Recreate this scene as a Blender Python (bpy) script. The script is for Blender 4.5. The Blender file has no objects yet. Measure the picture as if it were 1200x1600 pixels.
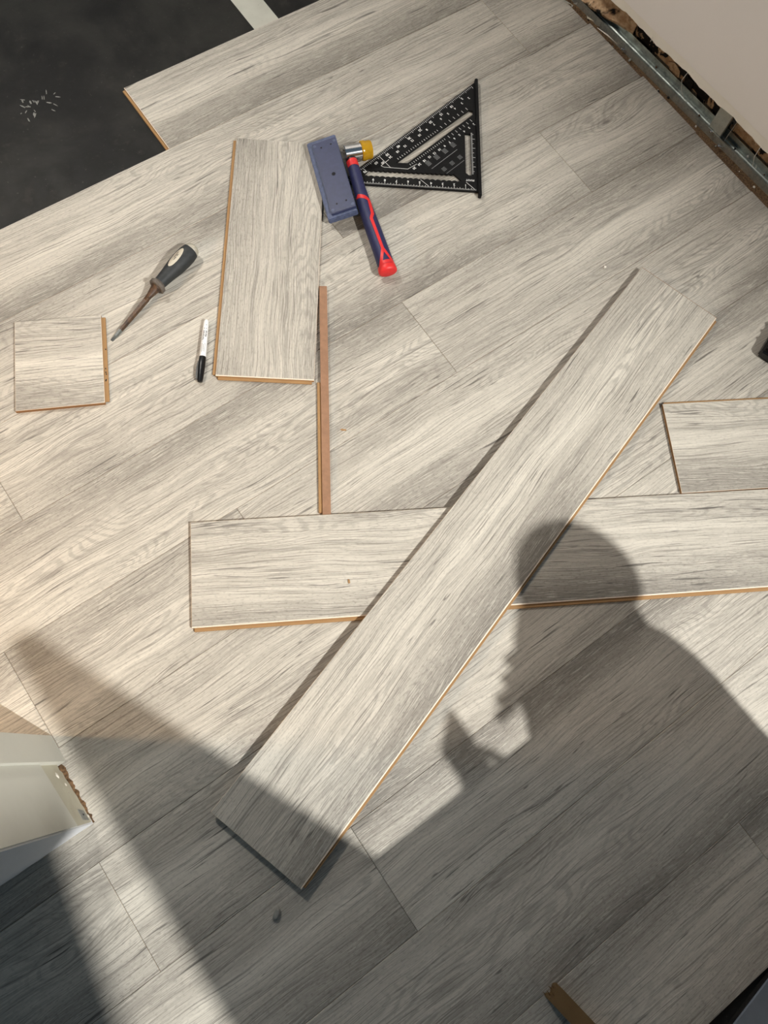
import bpy, bmesh, math, random
from mathutils import Vector, Matrix, Euler

random.seed(7)
scene = bpy.context.scene
COL = scene.collection
rad = math.radians

# ------------------------------------------------------------------ camera
CAM_H = 1.3832
cam_d = bpy.data.cameras.new('camera')
cam_d.sensor_fit = 'HORIZONTAL'
cam_d.sensor_width = 36.0
cam_d.lens = 1202.0 * 36.0 / 1200.0
cam_d.clip_start = 0.02
cam = bpy.data.objects.new('camera', cam_d)
COL.objects.link(cam)
rot = Matrix.Rotation(rad(-49.4505), 3, 'Z') @ Matrix.Rotation(rad(17.9891), 3, 'X') @ Matrix.Rotation(rad(14.9489), 3, 'Z')
cam.matrix_world = Matrix.Translation((0, 0, CAM_H)) @ rot.to_4x4()
scene.camera = cam

# ------------------------------------------------------------------ world, sun, exposure
FLOOD = Vector((1.30, -3.20, 4.10))   # the strong light that throws the hard shadows, high behind the camera
world = bpy.data.worlds.new('world')
scene.world = world
world.use_nodes = True
wb = world.node_tree.nodes['Background']
wb.inputs['Color'].default_value = (0.56, 0.79, 1.0, 1)
wb.inputs['Strength'].default_value = 0.135
flood_d = bpy.data.lights.new('flood_light', 'SPOT')
flood_d.energy = 1600.0
flood_d.color = (1.0, 0.98, 0.94)
flood_d.shadow_soft_size = 0.018
flood_d.spot_size = rad(31)
flood_d.spot_blend = 1.0
flood = bpy.data.objects.new('flood_light', flood_d)
COL.objects.link(flood)
flood.location = FLOOD
flood.rotation_euler = (Vector((0.22, -0.05, 0.0)) - FLOOD).to_track_quat('-Z', 'Y').to_euler()
vs = scene.view_settings
vs.view_transform = 'Standard'
vs.look = 'None'
vs.exposure = 0.0
vs.gamma = 1.0
vs.use_curve_mapping = False

# ------------------------------------------------------------------ helpers
def link(o, parent=None):
    COL.objects.link(o)
    if parent is not None:
        o.parent = parent
    return o

def empty(name, loc=(0, 0, 0), rz=0.0, parent=None):
    o = bpy.data.objects.new(name, None)
    o.location = loc
    o.rotation_euler = (0, 0, rz)
    o.empty_display_size = 0.02
    return link(o, parent)

def tag(o, label=None, cat=None, group=None, kind=None):
    if label: o['label'] = label
    if cat: o['category'] = cat
    if group: o['group'] = group
    if kind: o['kind'] = kind
    return o

def mesh_obj(name, bm, mats, parent=None, smooth=False, loc=None, rz=None):
    bmesh.ops.recalc_face_normals(bm, faces=bm.faces[:])
    me = bpy.data.meshes.new(name)
    bm.to_mesh(me)
    bm.free()
    if not isinstance(mats, (list, tuple)):
        mats = [mats]
    for m in mats:
        me.materials.append(m)
    if smooth:
        for p in me.polygons:
            p.use_smooth = True
    o = bpy.data.objects.new(name, me)
    if loc is not None: o.location = loc
    if rz is not None: o.rotation_euler = (0, 0, rz)
    return link(o, parent)

def smooth_by_angle(o, ang=40):
    me = o.data
    for p in me.polygons:
        p.use_smooth = True
    bm = bmesh.new(); bm.from_mesh(me)
    for e in bm.edges:
        if len(e.link_faces) == 2 and e.calc_face_angle() > rad(ang):
            e.smooth = False
    bm.to_mesh(me); bm.free()

def add_box(bm, x0, x1, y0, y1, z0, z1, mat=0, bevel=0.0, top_mat=None, seg=1):
    vs_ = [bm.verts.new((x, y, z)) for z in (z0, z1) for y in (y0, y1) for x in (x0, x1)]
    idx = [(0, 2, 3, 1), (4, 5, 7, 6), (0, 1, 5, 4), (2, 6, 7, 3), (0, 4, 6, 2), (1, 3, 7, 5)]
    fs = []
    for k, f in enumerate(idx):
        fc = bm.faces.new([vs_[i] for i in f])
        fc.material_index = mat if not (k == 1 and top_mat is not None) else top_mat
        fs.append(fc)
    if bevel > 0:
        es = list({e for f in fs for e in f.edges})
        bmesh.ops.bevel(bm, geom=es, offset=bevel, segments=seg, affect='EDGES', clamp_overlap=True)
    return vs_

def add_prism(bm, pts, z0, z1, mat=0):
    lo = [bm.verts.new((p[0], p[1], z0)) for p in pts]
    hi = [bm.verts.new((p[0], p[1], z1)) for p in pts]
    n = len(pts)
    f = bm.faces.new(hi); f.material_index = mat
    f = bm.faces.new(lo[::-1]); f.material_index = mat
    for i in range(n):
        f = bm.faces.new([lo[i], lo[(i + 1) % n], hi[(i + 1) % n], hi[i]]); f.material_index = mat

def add_lathe(bm, rings, seg=24, mat=0, axis='x'):
    """rings: (pos, ry, rz, cy, cz) along local x."""
    loops = []
    for r in rings:
        pos, ry, rz_ = r[0], r[1], r[2]
        cy = r[3] if len(r) > 3 else 0.0
        cz = r[4] if len(r) > 4 else 0.0
        loops.append([bm.verts.new((pos, cy + ry * math.cos(2 * math.pi * k / seg), cz + rz_ * math.sin(2 * math.pi * k / seg))) for k in range(seg)])
    for a, b in zip(loops[:-1], loops[1:]):
        for k in range(seg):
            f = bm.faces.new([a[k], a[(k + 1) % seg], b[(k + 1) % seg], b[k]]); f.material_index = mat
    f = bm.faces.new(loops[0][::-1]); f.material_index = mat
    f = bm.faces.new(loops[-1]); f.material_index = mat

def add_tube(bm, pts, r, seg=6, mat=0):
    pts = [Vector(p) for p in pts]
    loops = []
    for i, p in enumerate(pts):
        t = (pts[min(i + 1, len(pts) - 1)] - pts[max(i - 1, 0)]).normalized()
        a = t.orthogonal().normalized(); b = t.cross(a)
        rr = r[i] if isinstance(r, (list, tuple)) else r
        loops.append([bm.verts.new(p + rr * (a * math.cos(2 * math.pi * k / seg) + b * math.sin(2 * math.pi * k / seg))) for k in range(seg)])
    for a, b in zip(loops[:-1], loops[1:]):
        best = min(range(seg), key=lambda s: sum((a[k].co - b[(k + s) % seg].co).length for k in range(seg)))
        for k in range(seg):
            f = bm.faces.new([a[k], a[(k + 1) % seg], b[(k + 1 + best) % seg], b[(k + best) % seg]]); f.material_index = mat
    f = bm.faces.new(loops[0][::-1]); f.material_index = mat
    f = bm.faces.new(loops[-1]); f.material_index = mat

def text_geo(s, size):
    """flat outline of a word: (vertices 2d, faces), origin centred"""
    cu = bpy.data.curves.new('lettering', 'FONT')
    cu.body = s; cu.size = size; cu.align_x = 'CENTER'; cu.align_y = 'CENTER'
    cu.resolution_u = 2; cu.offset = size * 0.022
    o = bpy.data.objects.new('lettering', cu)
    COL.objects.link(o)
    dg = bpy.context.evaluated_depsgraph_get()
    me = bpy.data.meshes.new_from_object(o.evaluated_get(dg))
    v = [(a.co.x, a.co.y) for a in me.vertices]
    f = [tuple(p.vertices) for p in me.polygons]
    bpy.data.objects.remove(o); bpy.data.curves.remove(cu); bpy.data.meshes.remove(me)
    return v, f
_tc = {}
def add_text(bm, s, size, org, right, up, zf, mat=0):
    """zf(x, y) gives the surface height under each vertex"""
    key = (s, size)
    if key not in _tc: _tc[key] = text_geo(s, size)
    v, f = _tc[key]
    bv = []
    for (a, b) in v:
        x = org[0] + right[0] * a + up[0] * b
        y = org[1] + right[1] * a + up[1] * b
        bv.append(bm.verts.new((x, y, zf(x, y))))
    for q in f:
        try:
            fc = bm.faces.new([bv[i] for i in q]); fc.material_index = mat
        except ValueError:
            pass

# ------------------------------------------------------------------ materials
class NT:
    def __init__(self, name):
        self.m = bpy.data.materials.new(name)
        self.m.use_nodes = True
        self.t = self.m.node_tree
        self.b = self.t.nodes['Principled BSDF']
    def n(self, typ, **kw):
        nd = self.t.nodes.new(typ)
        for k, v in kw.items(): setattr(nd, k, v)
        return nd
    def set(self, sock, v):
        if hasattr(v, 'is_output') or isinstance(v, bpy.types.NodeSocket):
            self.t.links.new(v, sock)
        else:
            sock.default_value = v
    def math(self, op, a, b=None, c=None, clamp=False):
        nd = self.n('ShaderNodeMath', operation=op, use_clamp=clamp)
        self.set(nd.inputs[0], a)
        if b is not None: self.set(nd.inputs[1], b)
        if c is not None: self.set(nd.inputs[2], c)
        return nd.outputs[0]
    def sstep(self, v, lo, hi, a=0.0, b=1.0):
        nd = self.n('ShaderNodeMapRange', interpolation_type='SMOOTHSTEP')
        self.set(nd.inputs['Value'], v)
        for k, x in (('From Min', lo), ('From Max', hi), ('To Min', a), ('To Max', b)): nd.inputs[k].default_value = x
        return nd.outputs['Result']
    def comb(self, x, y, z=0.0):
        nd = self.n('ShaderNodeCombineXYZ')
        self.set(nd.inputs[0], x); self.set(nd.inputs[1], y); self.set(nd.inputs[2], z)
        return nd.outputs[0]
    def noise(self, vec, scale=1.0, detail=2.0, rough=0.5, dist=0.0):
        nd = self.n('ShaderNodeTexNoise')
        self.set(nd.inputs['Vector'], vec)
        nd.inputs['Scale'].default_value = scale; nd.inputs['Detail'].default_value = detail
        nd.inputs['Roughness'].default_value = rough; nd.inputs['Distortion'].default_value = dist
        return nd.outputs['Fac']
    def mix(self, f, a, b):
        nd = self.n('ShaderNodeMix', data_type='RGBA')
        self.set(nd.inputs[0], f)
        self.set(nd.inputs[6], a if isinstance(a, bpy.types.NodeSocket) else (*a, 1))
        self.set(nd.inputs[7], b if isinstance(b, bpy.types.NodeSocket) else (*b, 1))
        return nd.outputs[2]
    def mul(self, f, a, b):
        nd = self.n('ShaderNodeMix', data_type='RGBA', blend_type='MULTIPLY')
        self.set(nd.inputs[0], f)
        self.set(nd.inputs[6], a if isinstance(a, bpy.types.NodeSocket) else (*a, 1))
        self.set(nd.inputs[7], b if isinstance(b, bpy.types.NodeSocket) else (*b, 1))
        return nd.outputs[2]
    def obj(self):
        return self.n('ShaderNodeTexCoord').outputs['Object']
    def bump(self, h, strength=0.2, dist=0.001):
        nd = self.n('ShaderNodeBump')
        nd.inputs['Strength'].default_value = strength; nd.inputs['Distance'].default_value = dist
        self.set(nd.inputs['Height'], h)
        self.t.links.new(nd.outputs[0], self.b.inputs['Normal'])

def srgb(r, g, b):
    f = lambda c: (c / 255 / 12.92) if c / 255 <= 0.04045 else ((c / 255 + 0.055) / 1.055) ** 2.4
    return (f(r), f(g), f(b))

def simple(name, col, rough=0.5, metal=0.0, var=0.12, scale=60.0, bump=0.0, spec=0.5, trans=0.0):
    """plain colour broken up by a little procedural mottling"""
    k = NT(name)
    n = k.noise(k.obj(), scale, 4, 0.6)
    c2 = tuple(max(0, x * (1 - var)) for x in col); c1 = tuple(min(1, x * (1 + var)) for x in col)
    k.set(k.b.inputs['Base Color'], k.mix(k.sstep(n, 0.3, 0.7), c2, c1))
    k.b.inputs['Roughness'].default_value = rough
    k.b.inputs['Metallic'].default_value = metal
    k.b.inputs['Specular IOR Level'].default_value = spec
    if trans: k.b.inputs['Transmission Weight'].default_value = trans
    if bump: k.bump(n, bump, 0.001)
    return k.m

def make_wood():
    k = NT('grey_oak_laminate')
    tc = k.obj()
    sep = k.n('ShaderNodeSeparateXYZ'); k.t.links.new(tc, sep.inputs[0])
    x0, y0 = sep.outputs[0], sep.outputs[1]
    rnd = k.n('ShaderNodeObjectInfo').outputs['Random']
    r1 = k.math('MULTIPLY', rnd, 91.7)
    r2 = k.math('MULTIPLY', k.math('FRACT', k.math('MULTIPLY', rnd, 17.31)), 43.3)
    r3 = k.math('FRACT', k.math('MULTIPLY', rnd, 57.77))
    x = k.math('ADD', x0, r1)
    y = k.math('ADD', y0, r2)
    M = lambda a, b: k.math('MULTIPLY', a, b)
    # slow wander of the grain, and knots that push it aside
    wv = k.noise(k.comb(M(x, 3.4), M(y, 9.0)), 1.0, 2.0, 0.5)
    vn = k.n('ShaderNodeTexVoronoi', feature='F1')
    vn.inputs['Randomness'].default_value = 1.0
    k.t.links.new(k.comb(M(x, 2.3), M(y, 6.0)), vn.inputs['Vector']); vn.inputs['Scale'].default_value = 1.0
    kd = vn.outputs['Distance']
    keep = k.sstep(k.noise(k.comb(M(x, 1.5), M(y, 4.0), 31.0), 1.0, 1.0), 0.42, 0.55)
    push = M(k.sstep(kd, 0.0, 0.34, 1.0, 0.0), keep)
    yw = k.math('ADD', y, M(k.math('SUBTRACT', wv, 0.5), 0.034))
    yw = k.math('ADD', yw, M(push, 0.016))
    # growth rings: contour lines of a stretched field give the cathedral figure
    fld = k.noise(k.comb(M(x, 1.9), M(yw, 10.0), r1), 1.0, 3.0, 0.42, 0.3)
    ring = k.sstep(k.math('SINE', M(fld, 230.0)), -0.1, 0.9)
    rw = k.sstep(k.noise(k.comb(M(x, 1.5), M(y, 10.0), 4.0), 1.0, 2.0), 0.44, 0.62)
    # straight grain in several sizes
    g1 = k.noise(k.comb(M(x, 5.0), M(yw, 420.0)), 1.0, 3.0, 0.62)
    g2 = k.noise(k.comb(M(x, 2.6), M(yw, 120.0), 7.0), 1.0, 4.0, 0.60)
    g3 = k.noise(k.comb(M(x, 22.0), M(yw, 700.0), 3.0), 1.0, 2.0, 0.6)
    g4 = k.noise(k.comb(M(x, 1.6), M(yw, 34.0), 12.0), 1.0, 3.0, 0.55)
    # rough-sawn mottling, stronger on the dark bands
    mt = k.noise(k.comb(M(x, 130.0), M(y, 330.0), 5.0), 1.0, 2.0, 0.6)
    bd = k.noise(k.comb(M(x, 0.9), M(y, 14.0), 9.0), 1.0, 2.0, 0.5)
    # darker printed bands along the long sides of a board
    half = k.math('DIVIDE', y0, 0.0965)
    up = k.sstep(half, -0.05, 0.98)
    dn = k.sstep(M(half, -1.0), -0.05, 0.98)
    wob = k.sstep(k.noise(k.comb(M(x, 1.7), M(y, 3.0), 21.0), 1.0, 2.0), 0.30, 0.62, 0.40, 1.0)
    wob2 = k.sstep(k.noise(k.comb(M(x, 1.7), M(y, 3.0), 27.0), 1.0, 2.0), 0.30, 0.62, 0.25, 1.0)
    ed = k.math('MAXIMUM', M(M(up, wob), k.sstep(r3, 0.25, 0.75, 0.25, 1.0)), M(M(dn, wob2), k.sstep(r3, 0.25, 0.75, 1.0, 0.25)))
    # short thin dark cracks in the grain
    ck = k.sstep(k.noise(k.comb(M(x, 7.0), M(yw, 190.0), 15.0), 1.0, 2.0, 0.5), 0.635, 0.69)
    ckm = k.sstep(k.noise(k.comb(M(x, 4.0), M(y, 12.0), 18.0), 1.0, 2.0), 0.47, 0.58)
    ck = M(ck, ckm)
    lk = k.noise(k.comb(M(x, 2.3), M(yw, 62.0), 44.0), 1.0, 2.5, 0.5)
    lk = M(k.sstep(k.math('ABSOLUTE', k.math('SUBTRACT', lk, 0.62)), 0.003, 0.012, 1.0, 0.0), k.sstep(k.noise(k.comb(M(x, 3.0), M(y, 9.0), 48.0), 1.0, 2.0), 0.50, 0.60))
    ck = k.math('MAXIMUM', ck, M(lk, 0.85))
    knot = M(k.sstep(kd, 0.015, 0.06, 1.0, 0.0), keep)
    halo = M(k.sstep(kd, 0.04, 0.26, 1.0, 0.0), keep)
    kring = k.sstep(k.math('SINE', M(k.math('ADD', kd, M(g4, 0.05)), 150.0)), 0.0, 1.0)
    light = srgb(209, 203, 190); mid = srgb(186, 180, 168); dark = srgb(132, 127, 119); crack = srgb(84, 79, 74); pale = srgb(218, 212, 199)
    c = k.mix(k.sstep(bd, 0.34, 0.66), light, mid)
    c = k.mix(M(k.sstep(g4, 0.45, 0.68), 0.28), c, dark)
    c = k.mix(M(k.sstep(g4, 0.46, 0.32), 0.35), c, pale)
    c = k.mix(M(k.sstep(g2, 0.48, 0.68), 0.36), c, dark)
    c = k.mix(M(k.sstep(g2, 0.45, 0.32), 0.35), c, pale)
    c = k.mix(M(ed, 0.92), c, srgb(120, 115, 107))
    c = k.mix(M(M(ring, rw), 0.42), c, dark)
    c = k.mix(M(M(kring, halo), 0.45), c, dark)
    c = k.mix(M(k.sstep(g1, 0.49, 0.66), 0.70), c, srgb(116, 110, 102))
    c = k.mix(M(k.sstep(g3, 0.48, 0.34), 0.50), c, pale)
    c = k.mix(M(k.sstep(mt, 0.50, 0.72), k.math('ADD', M(ed, 0.45), 0.22)), c, srgb(104, 98, 92))
    c = k.mix(M(knot, 0.62), c, crack)
    c = k.mix(M(ck, 0.80), c, crack)
    k.set(k.b.inputs['Base Color'], c)
    k.b.inputs['Roughness'].default_value = 0.55
    k.b.inputs['Specular IOR Level'].default_value = 0.35
    k.bump(k.math('ADD', g1, M(g3, 0.6)), 0.35, 0.0006)
    return k.m

def make_hdf(name='fibreboard_core', c1=srgb(140, 105, 66), c2=srgb(174, 137, 92)):
    k = NT(name)
    n = k.noise(k.obj(), 900, 3, 0.7)
    n2 = k.noise(k.obj(), 40, 2, 0.5)
    k.set(k.b.inputs['Base Color'], k.mix(k.math('MULTIPLY', k.math('ADD', n, n2), 0.5), c1, c2))
    k.b.inputs['Roughness'].default_value = 0.8
    k.bump(n, 0.2, 0.0005)
    return k.m

def make_underlay():
    k = NT('black_underlay_foil')
    o = k.obj()
    n1 = k.noise(o, 5.0, 5, 0.6, 0.4); n2 = k.noise(o, 28.0, 4, 0.6); n3 = k.noise(o, 160.0, 3, 0.6)
    c = k.mix(k.sstep(n1, 0.35, 0.7), srgb(24, 23, 22), srgb(44, 43, 40))
    c = k.mix(k.math('MULTIPLY', k.sstep(n2, 0.55, 0.75), 0.3), c, srgb(64, 62, 58))
    c = k.mix(k.math('MULTIPLY', k.sstep(n3, 0.66, 0.76), 0.25), c, srgb(110, 108, 100))
    k.set(k.b.inputs['Base Color'], c)
    k.set(k.b.inputs['Roughness'], k.sstep(n2, 0.3, 0.7, 0.42, 0.62))
    k.b.inputs['Specular IOR Level'].default_value = 0.18
    k.bump(k.math('ADD', n1, k.math('MULTIPLY', n2, 0.25)), 0.3, 0.004)
    return k.m

def make_paint(name, col, stain=None, amt=0.25):
    k = NT(name)
    o = k.obj()
    n1 = k.noise(o, 6.0, 4, 0.6); n2 = k.noise(o, 90.0, 3, 0.6)
    c = k.mix(k.math('MULTIPLY', k.sstep(n1, 0.4, 0.75), amt), col, stain or tuple(x * 0.75 for x in col))
    c = k.mix(k.math('MULTIPLY', k.sstep(n2, 0.66, 0.74), amt), c, stain or tuple(x * 0.6 for x in col))
    k.set(k.b.inputs['Base Color'], c)
    k.b.inputs['Roughness'].default_value = 0.55
    k.bump(n2, 0.12, 0.0006)
    return k.m

def make_kraft():
    k = NT('torn_kraft_paper')
    o = k.obj()
    mp = k.n('ShaderNodeMapping'); k.t.links.new(o, mp.inputs[0]); mp.inputs['Scale'].default_value = (1, 1, 1)
    n1 = k.noise(mp.outputs[0], 22.0, 4, 0.65, 0.6); n2 = k.noise(mp.outputs[0], 90.0, 4, 0.65); n3 = k.noise(mp.outputs[0], 9.0, 2, 0.5)
    c = k.mix(k.sstep(n2, 0.3, 0.7), srgb(176, 140, 104), srgb(216, 188, 152))
    c = k.mix(k.math('MULTIPLY', k.sstep(n1, 0.5, 0.62), 0.55), c, srgb(110, 78, 46))
    c = k.mix(k.sstep(k.math('ADD', n1, k.math('MULTIPLY', n3, 0.5)), 0.80, 0.85), c, srgb(18, 15, 12))
    k.set(k.b.inputs['Base Color'], c)
    k.b.inputs['Roughness'].default_value = 0.85
    k.bump(n2, 0.5, 0.003)
    return k.m

def make_metal(name, col, rough=0.35, dirt=0.5):
    k = NT(name)
    o = k.obj()
    n1 = k.noise(o, 35.0, 5, 0.7); n2 = k.noise(o, 260.0, 2, 0.6)
    c = k.mix(k.math('MULTIPLY', k.sstep(n1, 0.42, 0.7), dirt), col, tuple(x * 0.25 for x in col))
    c = k.mix(k.math('MULTIPLY', k.sstep(n2, 0.64, 0.72), dirt), c, (0.03, 0.03, 0.028))
    k.set(k.b.inputs['Base Color'], c)
    k.b.inputs['Metallic'].default_value = 0.85
    k.set(k.b.inputs['Roughness'], k.sstep(n1, 0.3, 0.7, rough, rough + 0.25))
    return k.m

def make_rust():
    k = NT('rusty_steel')
    o = k.obj()
    n1 = k.noise(o, 120.0, 5, 0.7); n2 = k.noise(o, 300.0, 3, 0.6)
    c = k.mix(k.sstep(n1, 0.35, 0.65), srgb(48, 34, 24), srgb(92, 66, 44))
    bright = k.sstep(n2, 0.66, 0.72)
    c = k.mix(bright, c, srgb(190, 180, 165))
    k.set(k.b.inputs['Base Color'], c)
    k.set(k.b.inputs['Metallic'], k.math('MULTIPLY', bright, 0.6))
    k.b.inputs['Roughness'].default_value = 0.5
    k.bump(n1, 0.4, 0.001)
    return k.m

M_WOOD = make_wood()
M_HDF = make_hdf()
M_HDF_DK = make_hdf('fibreboard_cut_edge', srgb(112, 78, 46), srgb(150, 106, 64))
M_EDGE = simple('lit_bevel_edge', srgb(226, 210, 190), 0.6, var=0.06, scale=200)  # pale tone paints in the light caught along the board bevels
M_BACK = simple('brown_backing_paper', srgb(148, 112, 86), 0.75, var=0.10, scale=80, bump=0.1)
M_UNDER = make_underlay()
M_TAPE = make_paint('grey_joint_tape', srgb(196, 196, 184), srgb(120, 116, 104), 0.35)
M_DRY = make_paint('off_white_wall_paint', srgb(240, 234, 228), srgb(222, 214, 206), 0.10)
M_CREAM = make_paint('cream_torn_paper', srgb(240, 234, 222), srgb(200, 184, 160), 0.2)
M_KRAFT = make_kraft()
M_GALV = make_metal('galvanised_steel', srgb(186, 192, 186), 0.42, 0.6)
M_GALVL = make_metal('galvanised_rim', srgb(205, 208, 200), 0.35, 0.3)
M_THREAD = simple('pale_fibre', srgb(235, 228, 215), 0.6, var=0.05)
M_JAMB = make_paint('grey_white_gloss_paint', srgb(206, 205, 194), srgb(160, 156, 142), 0.18)
M_JAMBW = make_paint('white_matt_paint', srgb(226, 228, 230), srgb(190, 188, 184), 0.12)
M_PLASTER = make_paint('old_bare_plaster', srgb(196, 192, 172), srgb(120, 96, 66), 0.45)
M_GRIME = simple('brown_dirt', srgb(104, 78, 52), 0.9, var=0.5, scale=250, bump=0.6)
M_VOID = simple('dark_cavity', srgb(26, 23, 20), 0.9, var=0.5, scale=150, bump=0.4)
M_PATCHGREY = simple('grey_filler', srgb(136, 136, 130), 0.7, var=0.15, scale=120)
M_BLACKP = simple('black_anodised', srgb(11, 11, 12), 0.55, var=0.2, scale=200, spec=0.25)
M_MARK = simple('white_etched_marks', srgb(232, 232, 228), 0.6, var=0.05)
M_GREYMARK = simple('grey_etched_marks', srgb(120, 122, 122), 0.6, var=0.05)
M_NAVY = simple('navy_plastic', srgb(46, 53, 86), 0.45, var=0.10, scale=90, bump=0.05)
M_NAVYED = simple('scuffed_navy_plastic', srgb(74, 84, 114), 0.55, var=0.22, scale=140, bump=0.1)
M_NAVYH = simple('navy_rubber', srgb(34, 38, 78), 0.55, var=0.12, scale=90)
M_RED = simple('red_plastic', srgb(212, 40, 40), 0.45, var=0.06, scale=60)
M_CHROME = simple('polished_chrome', (0.75, 0.75, 0.75), 0.12, 1.0, var=0.03)
M_AMBER = simple('amber_plastic', srgb(206, 158, 24), 0.18, var=0.08, scale=70, trans=0.25)
M_HOLE = simple('dark_hole', srgb(16, 16, 24), 0.8, var=0.1)
M_GRIP = simple('black_rubber_grip', srgb(38, 41, 42), 0.6, var=0.2, scale=160, bump=0.1)
M_CAPGREY = simple('grey_clear_plastic', srgb(176, 170, 154), 0.35, var=0.12, scale=60)
M_OVAL = simple('beige_label_plastic', srgb(190, 182, 164), 0.45, var=0.12, scale=120)
M_COLLAR = simple('dull_grey_plastic', srgb(92, 84, 76), 0.6, var=0.25, scale=120)
M_RUST = make_rust()
M_STEEL = simple('ground_steel', srgb(120, 124, 122), 0.4, 0.8, var=0.2, scale=120)
M_WHITEP = simple('white_barrel_plastic', srgb(240, 240, 238), 0.3, var=0.02)
M_BLACKG = simple('gloss_black_plastic', srgb(10, 10, 11), 0.30, var=0.1)
M_INK = simple('black_print', srgb(25, 25, 25), 0.6, var=0.05)
M_BATTEN = make_hdf('weathered_batten', srgb(84, 62, 34), srgb(128, 100, 62))
M_SLATE = simple('blue_grey_board', srgb(112, 120, 130), 0.6, var=0.08, scale=30)
M_CARD = simple('brown_cardboard', srgb(176, 140, 98), 0.85, var=0.08, scale=40)
M_SKIN = simple('skin', srgb(206, 160, 132), 0.55, var=0.06, scale=30)
M_JACKET = simple('charcoal_jacket', srgb(58, 62, 70), 0.85, var=0.12, scale=120)
M_JEANS = simple('blue_jeans', srgb(56, 70, 104), 0.85, var=0.15, scale=200)
M_LAMP = simple('white_lamp_metal', srgb(230, 228, 222), 0.4, var=0.03)

# ------------------------------------------------------------------ floor: underlay and boards
PW = 0.193          # board width
PT = 0.008          # board thickness
PL = 1.38           # board length
Y0 = -0.5139        # first joint line
GAP = 0.0002

bm = bmesh.new()
add_box(bm, -3.0, 1.60, -0.75, 3.2, -0.06, -PT - 0.0003)
floor = mesh_obj('floor', bm, M_UNDER)
tag(floor, kind='structure')

def wall_x(y):
    return 1.4877 + (0.77 - y) * 0.035

def plank_mesh(L, w, left_open=False):
    """a laid board, origin at its middle: printed top with a fine bevel, fibreboard sides"""
    bm = bmesh.new()
    x0, x1, y0, y1 = -L / 2 + GAP, L / 2 - GAP, -w / 2 + GAP, w / 2 - GAP
    b = 0.0009
    lo = [bm.verts.new(p) for p in ((x0, y0, -PT), (x1, y0, -PT), (x1, y1, -PT), (x0, y1, -PT))]
    mid = [bm.verts.new(p) for p in ((x0, y0, -b), (x1, y0, -b), (x1, y1, -b), (x0, y1, -b))]
    hi = [bm.verts.new(p) for p in ((x0 + b, y0 + b, 0), (x1 - b, y0 + b, 0), (x1 - b, y1 - b, 0), (x0 + b, y1 - b, 0))]
    bm.faces.new(hi).material_index = 0
    bm.faces.new(lo[::-1]).material_index = 1
    for i in range(4):
        j = (i + 1) % 4
        bm.faces.new([lo[i], lo[j], mid[j], mid[i]]).material_index = 1
        bm.faces.new([mid[i], mid[j], hi[j], hi[i]]).material_index = 0
    return bm

ROWS = {-1: [0.53 - PL, 0.53], 0: [-0.45, 0.93], 1: [-0.0235 - PL, -0.0235], 2: [-0.383 - PL, -0.383, -0.383 + PL],
        3: [0.21 - PL, 0.21], 4: [-0.35 - PL, -0.35, 0.1165], 5: [0.635 - PL, 0.635], 6: [-0.214 - PL, -0.214, 1.161],
        7: [0.62 - 2 * PL, 0.62 - PL, 0.62], 8: [1.288 - 2 * PL, 1.288 - PL, 1.288], 9: [0.428]}
for k_, joints in ROWS.items():
    yc = Y0 + (k_ + 0.5) * PW
    xr_end = {9: 1.470, 8: 1.470, 7: 1.480, 6: 1.484}.get(k_, 1.484) + random.uniform(-0.003, 0.003)
    js = sorted(joints)
    if js[0] > -0.6 and k_ not in (9,):
        js = [js[0] - PL] + js
    for i, xa in enumerate(js):
        xb = js[i + 1] if i + 1 < len(js) else xr_end
        if xb - xa > PL + 0.02 and i + 1 == len(js): xb = min(xb, xr_end)
        if xb < -1.9: continue
        L = xb - xa
        if L < 0.02: continue
        p = mesh_obj('plank', plank_mesh(L, PW), [M_WOOD, M_HDF], floor, loc=((xa + xb) / 2, yc, 0))
        if k_ == 9:
            bmt = bmesh.new()
            add_box(bmt, -L / 2 - 0.006, -L / 2 + 0.001, -PW / 2 + 0.003, PW / 2 - 0.003, -PT + 0.0005, -PT + 0.0042, bevel=0.0006)
            mesh_obj('tongue', bmt, M_HDF, p)
            bmt = bmesh.new()
            add_box(bmt, -L / 2 - 0.0002, -L / 2 + 0.0012, -PW / 2 + 0.001, PW / 2 - 0.001, -0.0012, 0.0001)
            mesh_obj('bevel_edge', bmt, M_EDGE, p)

# joint tape lying on the underlay
bm = bmesh.new()
add_box(bm, 0.770, 0.836, 1.38, 2.6, -PT - 0.0003, -PT + 0.0004)
tape = mesh_obj('joint_tape', bm, M_TAPE)
tag(tape, 'pale grey strip of tape crossing the black underlay at the top', 'tape')

# dusty scuff of plaster flakes on the underlay
sc = empty('plaster_scuff', (0.2442, 1.4765, -PT))
tag(sc, 'pale dusty scuff of plaster flakes on the black underlay', 'debris')
for i in range(26):
    a = random.uniform(0, 6.28); rr = random.uniform(0.008, 0.05)
    cx, cy = rr * math.cos(a) * 1.2, rr * math.sin(a) * 0.7
    l, w_ = random.uniform(0.004, 0.014), random.uniform(0.0008, 0.002)
    bm = bmesh.new()
    n_ = 5
    pts = [(l / 2 * math.cos(2 * math.pi * q / n_) , w_ * math.sin(2 * math.pi * q / n_) * random.uniform(.6, 1.3)) for q in range(n_)]
    add_prism(bm, pts, 0.0, 0.0006)
    mesh_obj('flake', bm, M_PATCHGREY, sc, loc=(cx, cy, -0.0003), rz=a + random.uniform(-.6, .6))

# ------------------------------------------------------------------ wall with its torn foot and steel track
random.seed(21)
wall = empty('wall_right', (1.4877, 0.77, 0), rad(2.0))
tag(wall, kind='structure')
WALL_T = 2.4
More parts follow.
